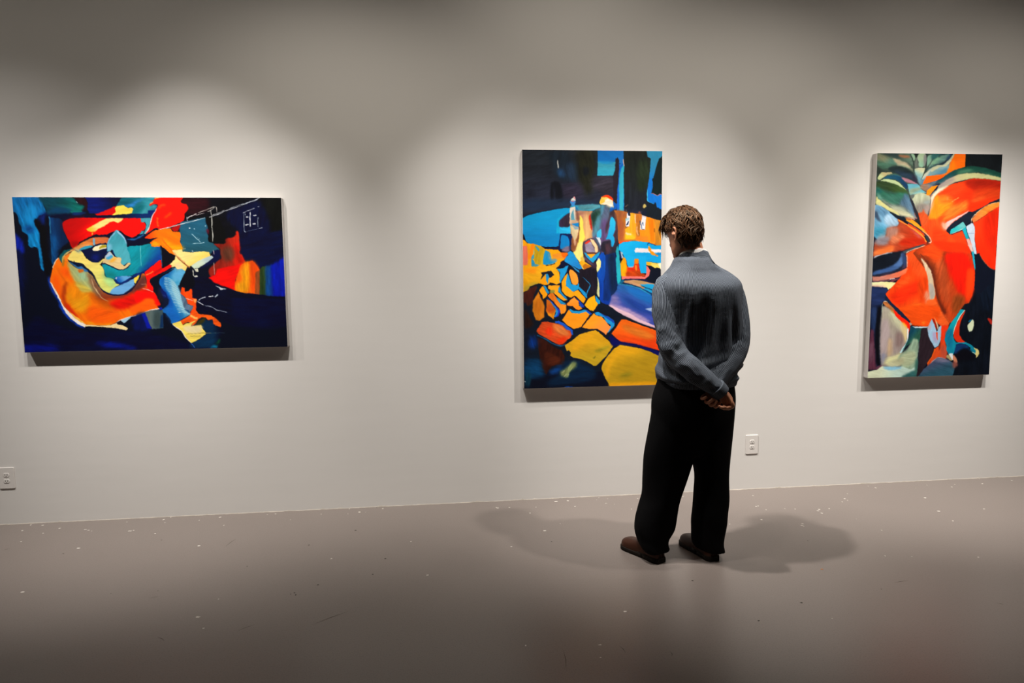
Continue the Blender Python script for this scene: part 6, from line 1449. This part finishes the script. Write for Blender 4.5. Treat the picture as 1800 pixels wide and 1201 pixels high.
# --- hair: a dark cap and several hundred wavy locks
def hair_material():
    m = bpy.data.materials.new('brown_hair'); m.use_nodes = True; nt = m.node_tree; b = nt.nodes['Principled BSDF']
    b.inputs['Roughness'].default_value = .45; b.inputs['Specular IOR Level'].default_value = .4; b.inputs['Specular Tint'].default_value = (1, .72, .45, 1)
    a = nt.nodes.new('ShaderNodeAttribute'); a.attribute_name = 'tone'
    cr = nt.nodes.new('ShaderNodeValToRGB'); cr.color_ramp.elements[0].color = (.016, .006, .003, 1); cr.color_ramp.elements[1].color = (.135, .054, .020, 1)
    nt.links.new(a.outputs['Fac'], cr.inputs[0]); nt.links.new(cr.outputs[0], b.inputs['Base Color'])
    return m
M_HAIR = hair_material()
rg = np.random.default_rng(23)
HV, HF, HT = [], [], []
def scalp(az, el, grow):
    """point on the skull; az 0 = face, 180 = back; el 90 = top"""
    a, e = math.radians(az), math.radians(el)
    d = Vector((math.sin(a) * math.cos(e), math.cos(a) * math.cos(e), math.sin(e)))
    return Vector((d.x * (.077 + grow), -.006 + d.y * (.098 + grow), .012 + d.z * (.108 + grow)))
def lock(az, el, length, lift, w, drift, tone, curl):
    P = []; steps = 9; ph = rg.uniform(0, 6.28); cz = 0
    daz = 0
    for i in range(steps + 1):
        t = i / steps
        e = el - math.degrees(length * t / .105); g = .006 + lift * math.sin(t * 2.2) + curl * t * t
        p = scalp(az + drift * t + 5 * math.sin(ph + t * 6.0), e, g)
        P.append((p.x, p.y, p.z, w * (1.0 - .82 * t ** 1.6) * (.55 + .45 * min(1, t * 5))))
    R = smoothrows(P, 1); T = np.gradient(R[:, :3], axis=0); T /= np.linalg.norm(T, axis=1)[:, None] + 1e-9
    b = len(HV); n = 6
    for i in range(len(R)):
        o = R[i, :3] / (np.linalg.norm(R[i, :3]) + 1e-9); sd = np.cross(T[i], o); sd /= np.linalg.norm(sd) + 1e-9; up = np.cross(sd, T[i])
        for j in range(n):
            a = 2 * math.pi * j / n; HV.append(tuple(HM @ Vector(R[i, :3] + (sd * math.cos(a) + up * math.sin(a) * .55) * R[i, 3]))); HT.append(tone)
    for i in range(len(R) - 1):
        for j in range(n): HF.append((b + i * n + j, b + i * n + (j + 1) % n, b + (i + 1) * n + (j + 1) % n, b + (i + 1) * n + j))
for i in range(1150):
    el = 88 - 128 * (i / 1150) ** .95; az = rg.uniform(0, 360)
    d = abs((az + 180) % 360 - 180)
    face = d < 58; side = 58 <= d < 118            # in front only above the forehead; at the sides down to the ear
    if face and el < 34: continue
    if side and el < 4: continue
    if not face and not side and el < -40: continue
    lift = rg.uniform(.002, .010) * (1.2 if el > 20 else .8); ln = rg.uniform(.045, .085)
    if face: ln = rg.uniform(.045, .07); lift += .008
    if side: ln = min(ln, max(.02, math.radians(el + 6) * .105))
    if el < -14: ln *= .75
    lock(az, el, ln, lift, rg.uniform(.0030, .0068), rg.uniform(-26, 26), float(np.clip(rg.normal(.28, .2), 0, 1)), rg.uniform(-.003, .006))
for i in range(95):    # fuller fringe that falls forward
    lock(rg.uniform(-62, 50), rg.uniform(34, 58), rg.uniform(.06, .085), rg.uniform(.016, .034), rg.uniform(.0035, .0070), rg.uniform(-20, 20), float(np.clip(rg.normal(.3, .18), 0, 1)), rg.uniform(.004, .016))
for i in range(170):    # thick waves over the back of the head, turned out at the nape
    lock(rg.uniform(126, 240), rg.uniform(-42, 0), rg.uniform(.03, .055), rg.uniform(.003, .009), rg.uniform(.0032, .0068), rg.uniform(-30, 30), float(np.clip(rg.normal(.18, .13), 0, 1)), rg.uniform(.002, .018))
# cap under the locks
cv, cf = [], []; na, ne = 48, 16
for i in range(ne + 1):
    for j in range(na):
        az = 360 * j / na; d = abs((az + 180) % 360 - 180); lo = np.interp(d, [0, 55, 75, 100, 125, 180], [32, 26, 2, -8, -36, -42])
        cv.append(tuple(HM @ scalp(az, 90 - (90 - lo) * i / ne, .0075)))
for i in range(ne):
    for j in range(na): cf.append((i * na + j, (i + 1) * na + j, (i + 1) * na + (j + 1) % na, i * na + (j + 1) % na))
b = len(HV); HV += cv; HT += [.08] * len(cv); HF += [tuple(b + k for k in q) for q in cf]
hair = obj('hair', local(HV), HF, M_HAIR, PERSON, True)
at = hair.data.attributes.new('tone', 'FLOAT', 'POINT'); at.data.foreach_set('value', np.array(HT, np.float32))
